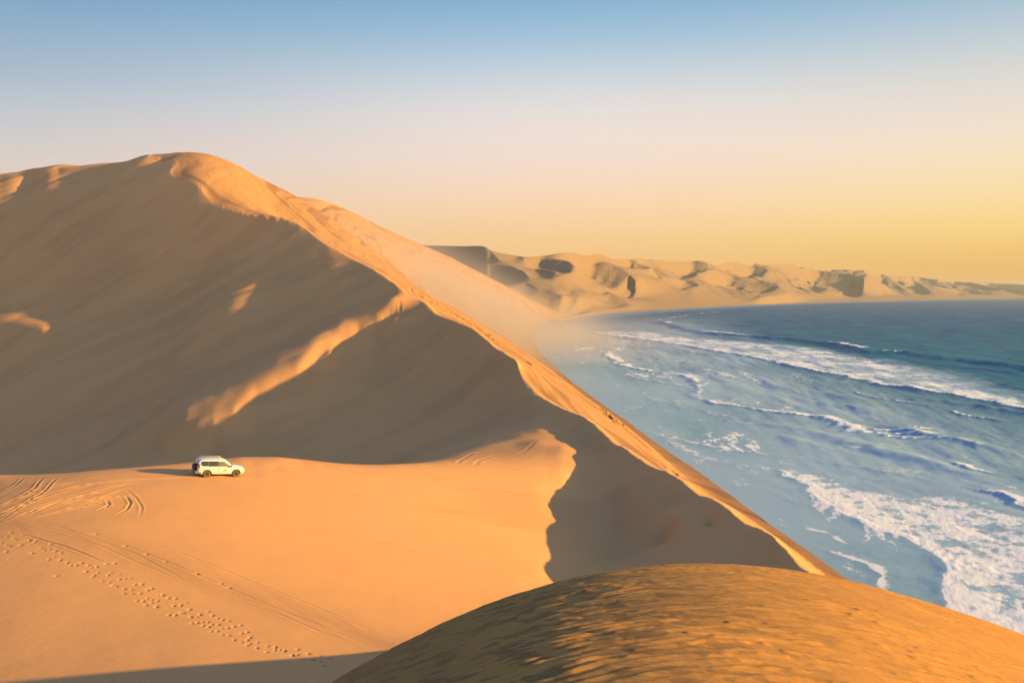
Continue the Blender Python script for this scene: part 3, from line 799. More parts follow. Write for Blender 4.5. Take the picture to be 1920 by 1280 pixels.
F4 = WL([(1180, 800), (1220, 815), (1260, 838), (1320, 862), (1400, 876), (1450, 882), (1480, 892), (1510, 900), (1520, 920), (1560, 950), (1600, 977), (1650, 997), (1710, 1012), (1750, 1037), (1778, 1070), (1775, 1110), (1790, 1150), (1830, 1200), (1900, 1290)])
F4B = WL([(1500, 880), (1580, 903), (1650, 925), (1800, 935), (1920, 965), (2050, 1000)])
F5 = WL([(1795, 868), (1820, 876), (1850, 885), (1875, 890)])
F5B = WL([(1840, 920), (1870, 930), (1900, 940), (1930, 952), (1980, 965)])
F6 = WL([(1540, 1030), (1570, 1040), (1640, 1066), (1662, 1085), (1652, 1100), (1670, 1120)])
def lx(L, y): return np.interp(y, L[:, 1], L[:, 0])
def inr(L, y, s=8): return sstep(L[0, 1] - s, L[0, 1] + s, y) * sstep(L[-1, 1] + s, L[-1, 1] - s, y)
def sea_fields(x, y):
    sc = np.clip(y / 300, .6, 6)
    wob = (fbm(x / 14, y / 14, 4, 61) * 4 + fbm(x / 4, y / 4, 3, 62) * 1.2) * np.clip(sc, .5, 1.6)
    foam = np.zeros_like(x); milk = np.zeros_like(x); h = np.zeros_like(x)
    n1 = fbm(x / (9 * sc ** .3), y / (9 * sc ** .3), 4, 63)
    ds = x - np.interp(y, SH[:, 1], SH[:, 0])
    # swash film by the shore
    milk = sstep(190, 40, ds - .10 * y) * (.85 + .35 * fbm(x / 40, y / 90, 3, 64)) * sstep(2600, 900, y)
    milk = np.maximum(milk, .55 * sstep(20 + y * .06, 0, ds))
    def crest(L, A, w, foamv, back, m=None, wv=1.0):
        nonlocal foam, h, milk
        d = x - lx(L, y) + wob * wv
        k = inr(L, y) if m is None else inr(L, y) * m
        f = sstep(-.6, .8, d) * np.exp(-np.clip(d, 0, None) / back)
        foam = np.maximum(foam, foamv * k * f)
        h = h + A * k * np.exp(-np.where(d < 0, (d / (w * .5)) ** 2, (d / (w * 1.6)) ** 2))
        return d
    # outer swell with breaking heads
    brk = np.exp(-((y - 1290) / 95) ** 2) + np.exp(-((y - 1760) / 60) ** 2) + sstep(.0, .3, fbm(x / 40, y / 18, 2, 66)) * sstep(1090, 1040, y) * sstep(870, 900, y)
    d = crest(F1, 0, 9, 1.0, 14, np.clip(brk, 0, 1), 1.0)
    d = x - lx(F1, y) + wob
    h = h + 3.2 * inr(F1, y, 60) * np.exp(-np.where(d < 0, (d / 9) ** 2, (d / 26) ** 2)) * (.75 + .4 * np.clip(brk, 0, 1))
    # second line and its wide foam field
    d = crest(F2, .8, 9, 1.0, 7)
    db = x - lx(F2B, y) + wob * 2
    fld = sstep(0, 10, d) * sstep(10, -25, db) * inr(F2, y)
    foam = np.maximum(foam, fld * (.40 + .30 * fbm(x / 18, y / 22, 4, 67)) * sstep(300, 800, y + 250)); milk = np.maximum(milk, fld * .95)
    g3 = .55 + .6 * sstep(-.25, .35, fbm(x / 25, y / 35, 2, 68))
    d = crest(F3, .6, 6, .95, 7, g3)
    milk = np.maximum(milk, sstep(-2, 4, d) * np.exp(-np.clip(d, 0, None) / 25) * inr(F3, y) * .5)
    # near break: big white field
    near = sstep(318, 296, y)
    d = crest(F4, .22, 5, .9, 5, .5 + .5 * near)
    db = x - lx(F4B, y) + wob
    fld = sstep(-.5, 2.0, d) * sstep(6, -8, db) * sstep(318, 300, y)
    foam = np.maximum(foam, fld * (.50 + .50 * fbm(x / 6, y / 7, 5, 69, .65))); milk = np.maximum(milk, fld)
    foam = np.maximum(foam, near * inr(F4, y) * np.exp(-((d - 1.5) / 1.8) ** 2) * 1.0)
    fld2 = sstep(-.5, 3, d) * np.exp(-np.clip(d, 0, None) / 14) * sstep(296, 330, y) * sstep(430, 380, y)
    foam = np.maximum(foam, fld2 * .5)
    crest(F5, .5, 3.0, 1.0, 3.0, None, 1.2); crest(F5B, .55, 3.2, 1.0, 4.0, None, 1.2)
    crest(F6, .25, 3, .8, 3.0, None, .5)
    # short broken crests and spray patches between the main lines
    for (lst, A_, fv, bk) in (([(1480, 655), (1560, 664), (1640, 676)], .4, .55, 5), ([(1590, 735), (1660, 748), (1740, 760), (1800, 765)], .4, .6, 4), ([(1160, 700), (1230, 715), (1290, 728)], .2, .6, 5),
                              ([(1200, 745), (1290, 765), (1380, 790), (1450, 800)], .2, .5, 5), ([(1640, 806), (1690, 800), (1735, 806), (1760, 816)], .5, .95, 9), ([(1780, 770), (1850, 785), (1920, 792)], .5, .8, 4),
                              ([(1240, 815), (1330, 838), (1420, 852), (1500, 862)], .12, .55, 6), ([(1560, 870), (1640, 880), (1700, 895)], .2, .5, 4), ([(1380, 905), (1450, 925), (1510, 950)], .05, .45, 5),
                              ([(1500, 985), (1560, 1010), (1620, 1030)], .05, .6, 4), ([(1290, 640), (1200, 628), (1130, 622)], .2, .5, 8), ([(1230, 600), (1290, 590), (1350, 584)], .3, .6, 10), ([(1480, 574), (1380, 578), (1300, 585)], .2, .5, 12)):
        crest(WL(lst), A_, 4, fv, bk, None, 1.2)
    # unbroken swells and chop
    for (px, py, ln, A) in ((1500, 829, 30, .6), (1560, 760, 50, .6), (1600, 763, 40, .7), (1640, 840, 60, .9), (1700, 860, 60, .9), (1480, 803, 50, .5), (1900, 700, 150, 1.6), (1750, 818, 60, 1.3), (1880, 770, 90, 1.3), (1340, 700, 60, .7), (1560, 740, 60, .7)):
        cx, cy = W(px, py)
        h = h + A * np.exp(-((x - cx + .25 * (y - cy)) / 4.5 + fbm(x / 9, y / 9, 2, 79) * .8) ** 2 - ((y - cy) / (ln * .6)) ** 2) * .75
    deep = sstep(20, 120, ds)
    a = .12
    sw = x * math.cos(a) + y * math.sin(a)
    h = h + (.15 + .35 * deep) * np.clip(sc, 1, 4) ** .6 * fbm(sw / (9 * np.clip(sc, 1, 4) ** .5), y / (30 * np.clip(sc, 1, 4) ** .5), 3, 71)
    h = h + (.05 + .11 * deep) * fbm(x / 4.2, y / 2.4, 4, 72) + (.05 + .12 * deep) * fbm(x / 11, y / 6, 3, 78)
    h = h + foam * .16 * fbm(x / 1.3, y / 1.3, 3, 73)
    film = sstep(-2, 22, ds)
    h = h * (.12 + .88 * film) * sstep(9000, 2500, y)
    # faint lines of foam everywhere inshore
    st = fbm(x / 5 + wob * .3, y / 22, 4, 74)
    milk2 = sstep(.12, .45, st) * .35 * sstep(260 + y * .1, 60, ds)
    foam = np.maximum(foam, milk2 * sstep(1500, 500, y))
    # thin lacy lines drifting ashore
    rl = 1 - np.abs(fbm((x + wob * .8) / (6 * sc ** .5), y / (20 * sc ** .5), 4, 81)) * 5
    foam = np.maximum(foam, np.clip(rl, 0, 1) * .62 * sstep(6, 20, ds) * sstep(230 + y * .15, 60, ds) * sstep(-.15, .3, fbm(x / 40, y / 60, 2, 82)) * sstep(1800, 900, y))
    # ragged breakup of dense foam
    foam = foam * (1 - .25 * sstep(.0, .5, fbm(x / 2.2, y / 3, 3, 75)))
    return h, np.clip(foam, 0, 1), np.clip(milk, 0, 1), deep

def sea_mesh(ya, yb, nv, ua, ub, nu, first=True):
    X, Y = fan(ya, yb, nv, ua, ub, nu, 60, 40)
    h, foam, milk, deep = sea_fields(X, Y)
    return grid_mesh('sea', X, Y, h, M_sea, {'foam': foam, 'milk': milk, 'deep': deep})

M_sea = mat('sea_water', (.03, .12, .16), .12, 0, .12)
t = NT(M_sea)
pos = t.n('ShaderNodeNewGeometry').outputs['Position']
def attr(nm):
    o = t.n('ShaderNodeAttribute'); o.attribute_name = nm; return o.outputs['Fac']
fo, mk, dp = attr('foam'), attr('milk'), attr('deep')
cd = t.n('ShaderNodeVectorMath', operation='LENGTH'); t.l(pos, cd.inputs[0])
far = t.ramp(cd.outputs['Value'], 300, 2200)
nf = t.noise(t.mapping(pos, (1, .6, 1)), .7, 8, .78, .6)
nf2 = t.noise(t.mapping(pos, (1, .5, 1), (0, 0, .3)), .22, 5, .65)
nn = t.math('ADD', t.math('MULTIPLY', nf, .6), t.math('MULTIPLY', nf2, .4))
# foam cover: threshold of noise by the foam amount
cov = t.math('SUBTRACT', t.math('ADD', t.math('MULTIPLY', fo, 1.0), nn), .88)
cov = t.ramp(cov, -.07, .12)
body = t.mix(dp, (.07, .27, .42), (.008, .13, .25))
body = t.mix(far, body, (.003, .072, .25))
patch = t.ramp(t.noise(t.mapping(pos, (1, .25, 1)), .03, 4, .6), .38, .66)
body = t.mix(t.math('MULTIPLY', patch, .5), body, (.035, .20, .31))
wm = t.math('MULTIPLY', mk, t.math('ADD', .72, t.math('MULTIPLY', nf2, .35)))
body = t.mix(t.math('MINIMUM', wm, .85), body, (.30, .47, .69))
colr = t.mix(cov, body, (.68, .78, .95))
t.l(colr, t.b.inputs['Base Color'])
t.l(t.math('ADD', t.math('MULTIPLY', cov, .5), t.math('ADD', .22, t.math('MULTIPLY', mk, .1))), t.b.inputs['Roughness'])
bp = t.n('ShaderNodeBump'); bp.inputs['Strength'].default_value = .55; bp.inputs['Distance'].default_value = .35
hgt = t.math('ADD', t.noise(t.mapping(pos, (.6, 1, 1), (0, 0, -.12)), .35, 5, .6), t.math('MULTIPLY', cov, .25))
t.l(hgt, bp.inputs['Height']); bp.inputs['Distance'].default_value = 1.0
mb = t.math('SUBTRACT', .45, t.math('MULTIPLY', mk, .42)); t.l(mb, bp.inputs['Strength'])
t.l(bp.outputs[0], t.b.inputs['Normal'])
t.b.inputs['Specular IOR Level'].default_value = 0.0
gl = t.n('ShaderNodeBsdfGlossy'); gl.inputs['Color'].default_value = (.70, .86, 1, 1); gl.inputs['Roughness'].default_value = .2
t.l(bp.outputs[0], gl.inputs['Normal'])
lw = t.n('ShaderNodeLayerWeight'); lw.inputs['Blend'].default_value = .5; t.l(bp.outputs[0], lw.inputs['Normal'])
fac = t.math('ADD', .02, t.math('MULTIPLY', t.math('POWER', lw.outputs['Facing'], 4.0), .09))
fac = t.math('MULTIPLY', fac, t.math('SUBTRACT', 1.0, t.math('MULTIPLY', cov, .85)))
ms = t.n('ShaderNodeMixShader'); t.l(fac, ms.inputs[0]); t.l(t.b.outputs[0], ms.inputs[1]); t.l(gl.outputs[0], ms.inputs[2])
t.l(ms.outputs[0], t.t.nodes['Material Output'].inputs['Surface'])
X1, Y1 = fan(100, 60000, int(1500 * QUAL), -.06, 1.0, int(1300 * QUAL), 60, 40)
h, foam, milk, deep = sea_fields(X1, Y1)
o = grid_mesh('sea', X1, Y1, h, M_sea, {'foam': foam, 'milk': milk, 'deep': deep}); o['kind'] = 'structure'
del X1, Y1, h, foam, milk, deep
# ------------------------------------------------------------------ white off-road car on the sand
M_white = mat('white_paint', (.56, .60, .72), .3, 0, .5, Coat_Weight=.6, Coat_Roughness=.05)
M_black = mat('black_plastic', (.018, .018, .02), .5)
M_well = mat('arch_lining', (.02, .017, .015), .9)
M_tyre = mat('tyre_rubber', (.03, .028, .027), .85)
M_rim = mat('alloy', (.62, .60, .56), .32, .7)
M_silver = mat('silver_trim', (.50, .50, .50), .35, .6)
M_glass = mat('tinted_glass', (.035, .03, .035), .08, 0, .8)
M_glass2 = mat('sun_coloured_side_glass', (.13, .12, .08), .08, 0, .8)  # pale yellow of sunlight through the cabin put into the glass colour
M_red = mat('lamp_red', (.45, .02, .015), .2, 0, .6)
M_lens = mat('lamp_clear', (.75, .74, .70), .1, 0, .7)
M_mark = mat('door_mark', (.10, .12, .13), .5)
M_plate = mat('number_plate_yellow', (.62, .55, .20), .5)

def mesh_obj(name, bm, m, parent=None, smooth=False, bevel=0.0):
    bmesh.ops.recalc_face_normals(bm, faces=bm.faces[:])
    me = bpy.data.meshes.new(name); bm.to_mesh(me); bm.free()
    me.materials.append(m)
    if smooth:
        for p in me.polygons: p.use_smooth = True
    o = bpy.data.objects.new(name, me); col_link(o)
    if parent: o.parent = parent
    if bevel:
        b = o.modifiers.new('bevel', 'BEVEL'); b.width = bevel; b.segments = 2; b.limit_method = 'ANGLE'; b.angle_limit = math.radians(35)
    return o
def add_box(bm, c, s, rot=None):
    r = bmesh.ops.create_cube(bm, size=1.0)
    M = Matrix.Translation(c) @ (rot or Matrix.Identity(4)) @ Matrix.Diagonal((*s, 1))
    bmesh.ops.transform(bm, matrix=M, verts=r['verts'])
def add_tube(bm, pts_, r, n=8):
    rings = []
    for i, p in enumerate(pts_):
        p = Vector(p); a = Vector(pts_[max(i - 1, 0)]); b = Vector(pts_[min(i + 1, len(pts_) - 1)])
        t_ = (b - a).normalized(); u_ = t_.orthogonal().normalized() if abs(t_.z) > .9 else t_.cross(Vector((0, 0, 1))).normalized(); v_ = t_.cross(u_)
        rings.append([bm.verts.new(p + (u_ * math.cos(k / n * 2 * math.pi) + v_ * math.sin(k / n * 2 * math.pi)) * r) for k in range(n)])
    for a, b in zip(rings, rings[1:]):
        for k in range(n): bm.faces.new((a[k], a[(k + 1) % n], b[(k + 1) % n], b[k]))
    bm.faces.new(rings[0]); bm.faces.new(rings[-1][::-1])
def add_lathe(bm, prof, n=32, M=None):
    """profile (radius, offset along local y)"""
    rings = []
    for r, y in prof:
        rings.append([bm.verts.new((r * math.cos(k / n * 2 * math.pi), y, r * math.sin(k / n * 2 * math.pi))) for k in range(n)])
    fs = []
    for a, b in zip(rings, rings[1:]):
        for k in range(n): fs.append(bm.faces.new((a[k], a[(k + 1) % n], b[(k + 1) % n], b[k])))
    bm.faces.new(rings[0]); bm.faces.new(rings[-1][::-1])
    if M: bmesh.ops.transform(bm, matrix=M, verts=[v for r in rings for v in r])

ST = [  # x, bottom, widest z, belt z, roof z, half widths: bottom, widest, belt, roof
    (-2.27, .52, .80, 1.02, 1.05, .70, .80, .78, .70), (-2.22, .44, .85, 1.10, 1.22, .80, .88, .84, .70), (-2.15, .42, .88, 1.13, 1.62, .85, .92, .87, .71), (-2.02, .40, .88, 1.14, 1.78, .87, .94, .89, .72), (-1.75, .38, .88, 1.14, 1.84, .88, .95, .90, .74),
    (-1.0, .36, .88, 1.12, 1.87, .88, .94, .90, .75), (0.0, .36, .86, 1.10, 1.86, .88, .94, .90, .75), (.40, .36, .86, 1.09, 1.80, .88, .94, .90, .73), (.72, .36, .86, 1.09, 1.55, .88, .94, .89, .76), (1.10, .36, .86, 1.08, 1.18, .88, .94, .88, .78),
    (1.5, .37, .86, 1.05, 1.13, .88, .95, .87, .76), (1.9, .38, .84, 1.00, 1.08, .88, .94, .86, .74), (2.12, .42, .78, .94, 1.00, .84, .90, .82, .68), (2.25, .46, .70, .84, .88, .74, .80, .74, .60), (2.31, .50, .66, .76, .80, .60, .66, .62, .50)]
ST = np.array(ST)
def stn(x): return [np.interp(x, ST[:, 0], ST[:, i]) for i in range(1, 9)]
def side_y(x, z):
    zb, zm, zt, zr, wb, wm, wt, wr = stn(x)
    return float(np.interp(z, [zb, zb + .12, zm, zt, max(zr - .07, zt + .01), zr], [wb, wb + (wm - wb) * .7, wm, wt, wr, wr - .12]))
def section(x):
    zb, zm, zt, zr, wb, wm, wt, wr = stn(x)
    h = [(wb, zb), (wb + (wm - wb) * .7, zb + .12), (wm, zm), (wt, zt), (wr, max(zr - .07, zt + .01)), (wr - .06, max(zr - .02, zt + .02)), (wr - .16, zr + .005 + max(0, .01)), (wr * .4, zr + .03)]
    return [(y, z) for y, z in h] + [(-y, z) for y, z in h[::-1]]
def patch(name, m, parent, xs, zlo, zhi, side, off=.006, th=.012, n=14, k=6, bevel=0.0):
    bm = bmesh.new(); f = []; g = []
    for i in range(n + 1):
        x = xs[0] + (xs[1] - xs[0]) * i / n; a, b = zlo(x), zhi(x); ra = []; rb = []
        for j in range(k + 1):
            z = a + (b - a) * j / k; y = side_y(x, z)
            ra.append(bm.verts.new((x, side * (y + off), z))); rb.append(bm.verts.new((x, side * (y + off - th), z)))
        f.append(ra); g.append(rb)
    for i in range(n):
        for j in range(k):
            bm.faces.new((f[i][j], f[i + 1][j], f[i + 1][j + 1], f[i][j + 1])); bm.faces.new((g[i][j], g[i][j + 1], g[i + 1][j + 1], g[i + 1][j]))
    for i in range(n):
        bm.faces.new((f[i][0], g[i][0], g[i + 1][0], f[i + 1][0])); bm.faces.new((f[i][k], f[i + 1][k], g[i + 1][k], g[i][k]))
    for j in range(k):
        bm.faces.new((f[0][j], f[0][j + 1], g[0][j + 1], g[0][j])); bm.faces.new((f[n][j], g[n][j], g[n][j + 1], f[n][j + 1]))
    return mesh_obj(name, bm, m, parent, True)

def build_car():
    root = bpy.data.objects.new('off_road_car', None); col_link(root)
    root['label'] = 'white off-road car with a spare wheel on its tailgate, parked alone on the sunlit sand'
    root['category'] = 'car'
    bm = bmesh.new()
    xs = sorted(set(list(ST[:, 0]) + [-1.4, -.6, -.3, .2, .55, .9, 1.3, 1.7, 2.02]))
    rings = [[bm.verts.new((x, y, z)) for y, z in section(x)] for x in xs]
    n = len(rings[0])
    for a, b in zip(rings, rings[1:]):
        for k in range(n): bm.faces.new((a[k], a[(k + 1) % n], b[(k + 1) % n], b[k]))
    bm.faces.new(rings[0]); bm.faces.new(rings[-1][::-1])
    body = mesh_obj('body', bm, M_white, root, True)
    body.data.materials.append(M_well)
    WX = (-1.38, 1.41); R = .46
    cut = bmesh.new()
    for wx_ in WX:
        for sd in (-1, 1):
            add_lathe(cut, [(R, -.30), (R, .30)], 40, Matrix.Translation((wx_, sd * .90, .40)))
    cm = bpy.data.meshes.new('cut'); bmesh.ops.recalc_face_normals(cut, faces=cut.faces[:]); cut.to_mesh(cm); cut.free()
    co = bpy.data.objects.new('cut', cm); col_link(co)
    md = body.modifiers.new('b', 'BOOLEAN'); md.operation = 'DIFFERENCE'; md.object = co; md.solver = 'EXACT'
    bpy.context.view_layer.update()
    ev = body.evaluated_get(bpy.context.evaluated_depsgraph_get())
    nm = bpy.data.meshes.new_from_object(ev); body.modifiers.clear(); body.data = nm
    bpy.data.objects.remove(co)
    while len(nm.materials) < 2: nm.materials.append(M_well)
    for p in nm.polygons:
        c = p.center
        inside = any((c.x - w_) ** 2 + (c.z - .40) ** 2 < (R + .004) ** 2 and .58 < abs(c.y) for w_ in WX)
        nrm = p.normal
        rad = any(abs(math.hypot(c.x - w_, c.z - .40) - R) < .03 or (math.hypot(c.x - w_, c.z - .4) < R and abs(nrm.y) > .9 and abs(c.y) < .7) for w_ in WX)
        if inside and rad: p.material_index = 1
    nm.materials[1] = M_well
    for p in nm.polygons: p.use_smooth = True
    es = body.modifiers.new('edges', 'EDGE_SPLIT'); es.split_angle = math.radians(38)
    # wheels
    def wheel(x, sd, spare=False):
        t_ = bpy.data.objects.new('spare_wheel' if spare else 'wheel', None); col_link(t_); t_.parent = root
        b = bmesh.new(); add_lathe(b, [(.27, -.12), (.36, -.125), (.385, -.09), (.39, 0), (.385, .09), (.36, .125), (.27, .12)], 40)
        o1 = mesh_obj('tyre', b, M_tyre, t_, True)
        b = bmesh.new(); add_lathe(b, [(.265, -.10), (.275, -.122), (.25, -.12), (.235, -.07), (.06, -.075), (.05, -.10), (.03, -.105)], 40)
        for k in range(6):
            a_ = k / 6 * 2 * math.pi
            add_box(b, (math.cos(a_) * .15, -.10, math.sin(a_) * .15), (.21, .03, .075), Matrix.Rotation(-a_, 4, 'Y'))
        o2 = mesh_obj('rim', b, M_rim, t_, False)
        if spare: t_.location = (-2.40, -.06, .98); t_.rotation_euler = (0, 0, -math.pi / 2)
        else:
            t_.location = (x, sd * .80, .385); t_.rotation_euler = (0, 0, 0 if sd < 0 else math.pi)
        return t_
    for x in WX:
        for sd in (-1, 1): wheel(x, sd)
    wheel(0, 0, True)
    # glass
    def top(x): return min(stn(x)[3] - .11, 1.70)
    for sd in (-1, 1):
        patch('window', M_glass, root, (-1.98, -1.28), lambda x: 1.20 + max(0, (-1.80 - x)) * .9, lambda x: top(x) - max(0, (-1.75 - x)) * .35, sd)
        patch('window', M_glass, root, (-1.265, -.33), lambda x: 1.17, top, sd)
        w_ = patch('window', M_glass2, root, (-.315, .88), lambda x: 1.155, lambda x: max(min(top(x), 1.66 - max(0, x - .22) * .82), 1.19), sd)
        # doors with handles
        d1 = patch('door', M_white, root, (-.335, .80), lambda x: .50, lambda x: 1.13, sd, .008, .03)
        d2 = patch('door', M_white, root, (-1.22, -.36), lambda x: .50 + max(0, -.95 - x) * 1.5, lambda x: 1.13, sd, .008, .03)
        for d_, hx in ((d1, -.20), (d2, -1.05)):
            b = bmesh.new(); add_box(b, (hx, sd * (side_y(hx, 1.02) + .035), 1.02), (.20, .03, .035)); mesh_obj('handle', b, M_silver, d_, False, .008)
        if sd < 0:
            b = bmesh.new(); yy = side_y(.25, .82) + .012
            v = [b.verts.new((.34 + p_[0], sd * yy - .002, .80 + p_[1])) for p_ in ((-.03, -.07), (.10, -.02), (.05, .10), (.0, .12), (-.05, .02))]
            f_ = b.faces.new(v); r_ = bmesh.ops.extrude_face_region(b, geom=[f_]); bmesh.ops.translate(b, vec=(0, sd * .006, 0), verts=[e for e in r_['geom'] if isinstance(e, bmesh.types.BMVert)])
            add_box(b, (.22, sd * yy, .70), (.36, .012, .04))
            mesh_obj('emblem', b, M_mark, d1)
        # mirror
        b = bmesh.new(); add_box(b, (.86, sd * 1.04, 1.20), (.12, .20, .17)); add_box(b, (.84, sd * .93, 1.15), (.06, .10, .04)); mesh_obj('mirror', b, M_black, root, False, .03)
        # step, rail, arches, lamps
        b = bmesh.new(); add_box(b, (.02, sd * .97, .40), (1.70, .16, .05)); mesh_obj('side_step', b, M_silver, root, False, .015)
        b = bmesh.new(); add_tube(b, [(-1.85, sd * .66, 1.86), (-1.75, sd * .66, 1.93), (-.8, sd * .67, 1.96), (.15, sd * .66, 1.93), (.28, sd * .66, 1.85)], .022); mesh_obj('roof_rail', b, M_silver, root, True)
        for x in WX:
            b = bmesh.new(); n_ = 20; o_ = []; i_ = []
            for k in range(n_ + 1):
                a_ = math.radians(-8 + 196 * k / n_)
                for rr, lst in ((R + .055, o_), (R - .012, i_)):
                    px_, pz = x + rr * math.cos(a_), .40 + rr * math.sin(a_)
                    yy = side_y(px_, pz)
                    lst.append((b.verts.new((px_, sd * (yy + .022), pz)), b.verts.new((px_, sd * (yy - .05), pz))))
            for k in range(n_):
                for q in ((o_[k][0], o_[k + 1][0], i_[k + 1][0], i_[k][0]), (o_[k][1], i_[k][1], i_[k + 1][1], o_[k + 1][1]), (o_[k][0], o_[k][1], o_[k + 1][1], o_[k + 1][0]), (i_[k][0], i_[k + 1][0], i_[k + 1][1], i_[k][1])): b.faces.new(q)
            mesh_obj('wheel_arch', b, M_white, root, True)
        patch('tail_lamp', M_red, root, (-2.235, -2.06), lambda x: 1.02, lambda x: 1.42 if x > -2.17 else 1.15, sd, .012, .05, 8, 6)
        patch('headlight', M_lens, root, (1.88, 2.20), lambda x: .80 - (x - 1.88) * .1, lambda x: min(.97, stn(x)[2] - .01), sd, .010, .05, 8, 6)
        patch('bumper_corner', M_silver, root, (-2.24, -1.93), lambda x: stn(x)[0] + .02, lambda x: .64, sd, .02, .06, 6, 4)
    # tailgate glass, plate, bumper
    b = bmesh.new(); v = []
    for y, z in ((-.66, 1.20), (.66, 1.20), (.62, 1.70), (-.62, 1.70)): v.append((y, z))
    def tail_x(z): return float(np.interp(z, [1.05, 1.25, 1.64, 1.80], [-2.275, -2.235, -2.165, -2.03]))
    fr = [b.verts.new((tail_x(z) - .012, y, z)) for y, z in v]; bk = [b.verts.new((tail_x(z) + .03, y, z)) for y, z in v]
    b.faces.new(fr); b.faces.new(bk[::-1])
    for k in range(4): b.faces.new((fr[k], bk[k], bk[(k + 1) % 4], fr[(k + 1) % 4]))
    mesh_obj('rear_window', b, M_glass, root)
    b = bmesh.new(); add_box(b, (-2.285, 0, .90), (.03, 1.36, .26)); mesh_obj('tailgate_panel', b, M_black, root, False, .01)
    b = bmesh.new(); add_box(b, (-2.31, 0, .56), (.20, 1.62, .20)); mesh_obj('rear_bumper', b, M_silver, root, False, .04)
    b = bmesh.new(); add_box(b, (-2.42, .48, .60), (.012, .44, .11)); mesh_obj('number_plate', b, M_plate, root)
    b = bmesh.new(); add_box(b, (-2.40, 0, .42), (.22, .08, .06)); add_tube(b, [(-2.48, 0, .42), (-2.48, 0, .52)], .028); mesh_obj('tow_hook', b, M_black, root)
    b = bmesh.new(); add_box(b, (2.30, 0, .74), (.05, .90, .16)); mesh_obj('grille', b, M_black, root, False, .01)
    b = bmesh.new(); add_box(b, (2.25, 0, .50), (.16, 1.30, .14)); mesh_obj('front_bumper', b, M_black, root, False, .04)
    # windscreen
    b = bmesh.new(); q = []
    for (x, z, w_) in ((1.08, 1.225, .76), (.44, 1.785, .64)):
        q += [b.verts.new((x + .03, -w_, z + .02)), b.verts.new((x + .03, w_, z + .02))]
    f_ = b.faces.new((q[0], q[1], q[3], q[2])); r_ = bmesh.ops.extrude_face_region(b, geom=[f_]); bmesh.ops.translate(b, vec=(-.02, 0, -.02), verts=[e for e in r_['geom'] if isinstance(e, bmesh.types.BMVert)])
    mesh_obj('windscreen', b, M_glass, root)
    b = bmesh.new(); add_tube(b, [(-1.75, .3, 1.86), (-1.85, .3, 2.12)], .008); mesh_obj('antenna', b, M_black, root)
    b = bmesh.new(); add_box(b, (-.2, 0, .36), (3.2, .9, .14)); mesh_obj('chassis', b, M_well, root)
    for x in WX:
        b = bmesh.new(); add_tube(b, [(x, -.72, .385), (x, .72, .385)], .05); mesh_obj('axle', b, M_well, root)
    return root
def sand_z(x, y):
    Xg, Yg, Zg = NEARG
    nv, nu = Xg.shape
    gu = (x / (y + CU) - UA) / (UB - UA) * (nu - 1)
    v0 = math.log(46 + CV); gv = (math.log(y + CV) - v0) / (math.log(140 + CV) - v0) * (nv - 1)
    return float(bil(Zg, np.array([gu]), np.array([gv]))[0]) + SEA
car = build_car()
G = hit(414, 893.5, 80, 110)
head = math.radians(16.3 + 17.0)
fw = Vector((math.cos(head), math.sin(head), 0)); lf = Vector((-math.sin(head), math.cos(head), 0))
cc = Vector((G[0], G[1], 0)) + lf * .80
hz = {(a_, b_): sand_z(*(cc + fw * (1.41 if a_ else -1.38) + lf * (.8 * b_))[:2]) for a_ in (0, 1) for b_ in (-1, 1)}
pitch_ = math.atan2((hz[1, 1] + hz[1, -1] - hz[0, 1] - hz[0, -1]) / 2, 2.79)
roll_ = math.atan2((hz[0, 1] + hz[1, 1] - hz[0, -1] - hz[1, -1]) / 2, 1.6)
print('car', cc[:], math.degrees(pitch_), math.degrees(roll_))
car.scale = (1.05, 1.0, .96)
car.location = (cc.x, cc.y, sum(hz.values()) / 4 - .035)
car.rotation_euler = (Matrix.Rotation(head, 4, 'Z') @ Matrix.Rotation(-pitch_, 4, 'Y') @ Matrix.Rotation(roll_, 4, 'X')).to_euler()

# ------------------------------------------------------------------ air
def box_obj(name, lo, hi, m):
    bm = bmesh.new(); c = [(a_ + b_) / 2 for a_, b_ in zip(lo, hi)]; s_ = [b_ - a_ for a_, b_ in zip(lo, hi)]
    add_box(bm, c, s_); return mesh_obj(name, bm, m)
def vol(name, col, dens, aniso=0.0):
    m = bpy.data.materials.new(name); m.use_nodes = True; n = m.node_tree.nodes; n.clear()
    o_ = n.new('ShaderNodeOutputMaterial'); v_ = n.new('ShaderNodeVolumePrincipled')
    v_.inputs['Color'].default_value = (*col, 1); v_.inputs['Density'].default_value = dens; v_.inputs['Anisotropy'].default_value = aniso
    m.node_tree.links.new(v_.outputs[0], o_.inputs['Volume']); return m, v_
HAZE = True
if HAZE:
    m, _v = vol('haze', (.70, .86, 1.0), 4.2e-5, 0.0)
    hb = box_obj('haze', (-16000, -300, -66), (70000, 62000, 215), m); hb['kind'] = 'stuff'
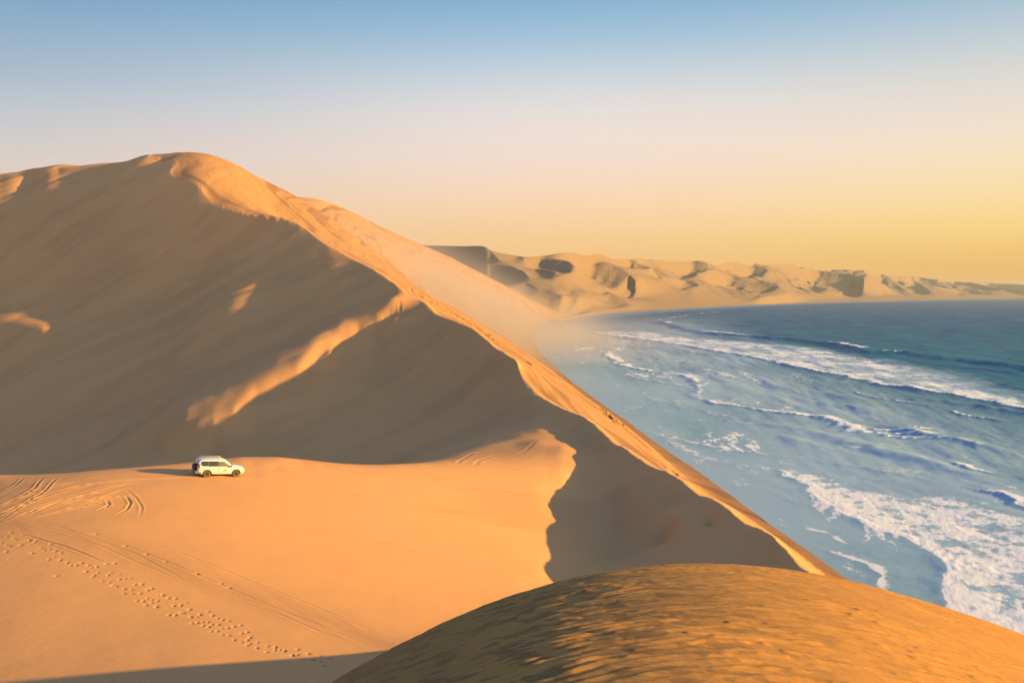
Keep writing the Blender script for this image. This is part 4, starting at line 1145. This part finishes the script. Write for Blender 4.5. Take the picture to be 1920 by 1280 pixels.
# sand blown off the crest, hanging over the seaward face
m, v_ = vol('blowing_sand', (.86, .82, .90), 0.0, 0.1)
nt_ = m.node_tree; N_ = nt_.nodes; L_ = nt_.links
DP0 = Vector((-150, 560, 66)); DP1 = Vector((40, 900, 18)); ax = (DP1 - DP0)
geo = N_.new('ShaderNodeNewGeometry')
def vm(op, a_, b_=None, sc=None):
    n_ = N_.new('ShaderNodeVectorMath'); n_.operation = op
    if isinstance(a_, (tuple, Vector)): n_.inputs[0].default_value = a_
    else: L_.new(a_, n_.inputs[0])
    if b_ is not None:
        if isinstance(b_, (tuple, Vector)): n_.inputs[1].default_value = b_
        else: L_.new(b_, n_.inputs[1])
    return n_
def mm(op, a_, b_=None, clamp=False):
    n_ = N_.new('ShaderNodeMath'); n_.operation = op; n_.use_clamp = clamp
    for i_, q_ in enumerate((a_, b_)):
        if q_ is None: continue
        if isinstance(q_, (int, float)): n_.inputs[i_].default_value = q_
        else: L_.new(q_, n_.inputs[i_])
    return n_.outputs[0]
sp = N_.new('ShaderNodeSeparateXYZ'); L_.new(geo.outputs['Position'], sp.inputs[0])
X_, Y_, Z_ = sp.outputs
ns = N_.new('ShaderNodeTexNoise'); ns.inputs['Scale'].default_value = .012; ns.inputs['Detail'].default_value = 3
mp = N_.new('ShaderNodeMapping'); mp.inputs['Scale'].default_value = (1, .45, 1.3); L_.new(geo.outputs['Position'], mp.inputs[0]); L_.new(mp.outputs[0], ns.inputs['Vector'])
def bell(v, c, w):   # exp(-((v-c)/w)^2)
    return mm('EXPONENT', mm('MULTIPLY', mm('POWER', mm('DIVIDE', mm('SUBTRACT', v, c), w), 2.0), -1.0))
# the plume follows the face: centre line falls from the crest to the beach
cx = mm('ADD', mm('MULTIPLY', Y_, .16), -152.0)
gx = mm('EXPONENT', mm('MULTIPLY', mm('POWER', mm('DIVIDE', mm('SUBTRACT', X_, cx), 85.0), 2.0), -1.0))
gy = bell(Y_, 880.0, 300.0)
cz = mm('MAXIMUM', mm('ADD', mm('MULTIPLY', mm('SUBTRACT', X_, 40.0), -.50), 8.0), 6.0)
gz = mm('EXPONENT', mm('MULTIPLY', mm('POWER', mm('DIVIDE', mm('SUBTRACT', Z_, cz), 26.0), 2.0), -1.0))
nz = mm('MULTIPLY', mm('SUBTRACT', ns.outputs['Fac'], .30), 2.4, True)
den = mm('MULTIPLY', mm('MULTIPLY', mm('MULTIPLY', gx, gy), gz), mm('MULTIPLY', nz, .010))
L_.new(den, v_.inputs['Density'])
db = box_obj('blowing_sand', (-260, 330, -2), (200, 1500, 150), m); db['kind'] = 'stuff'
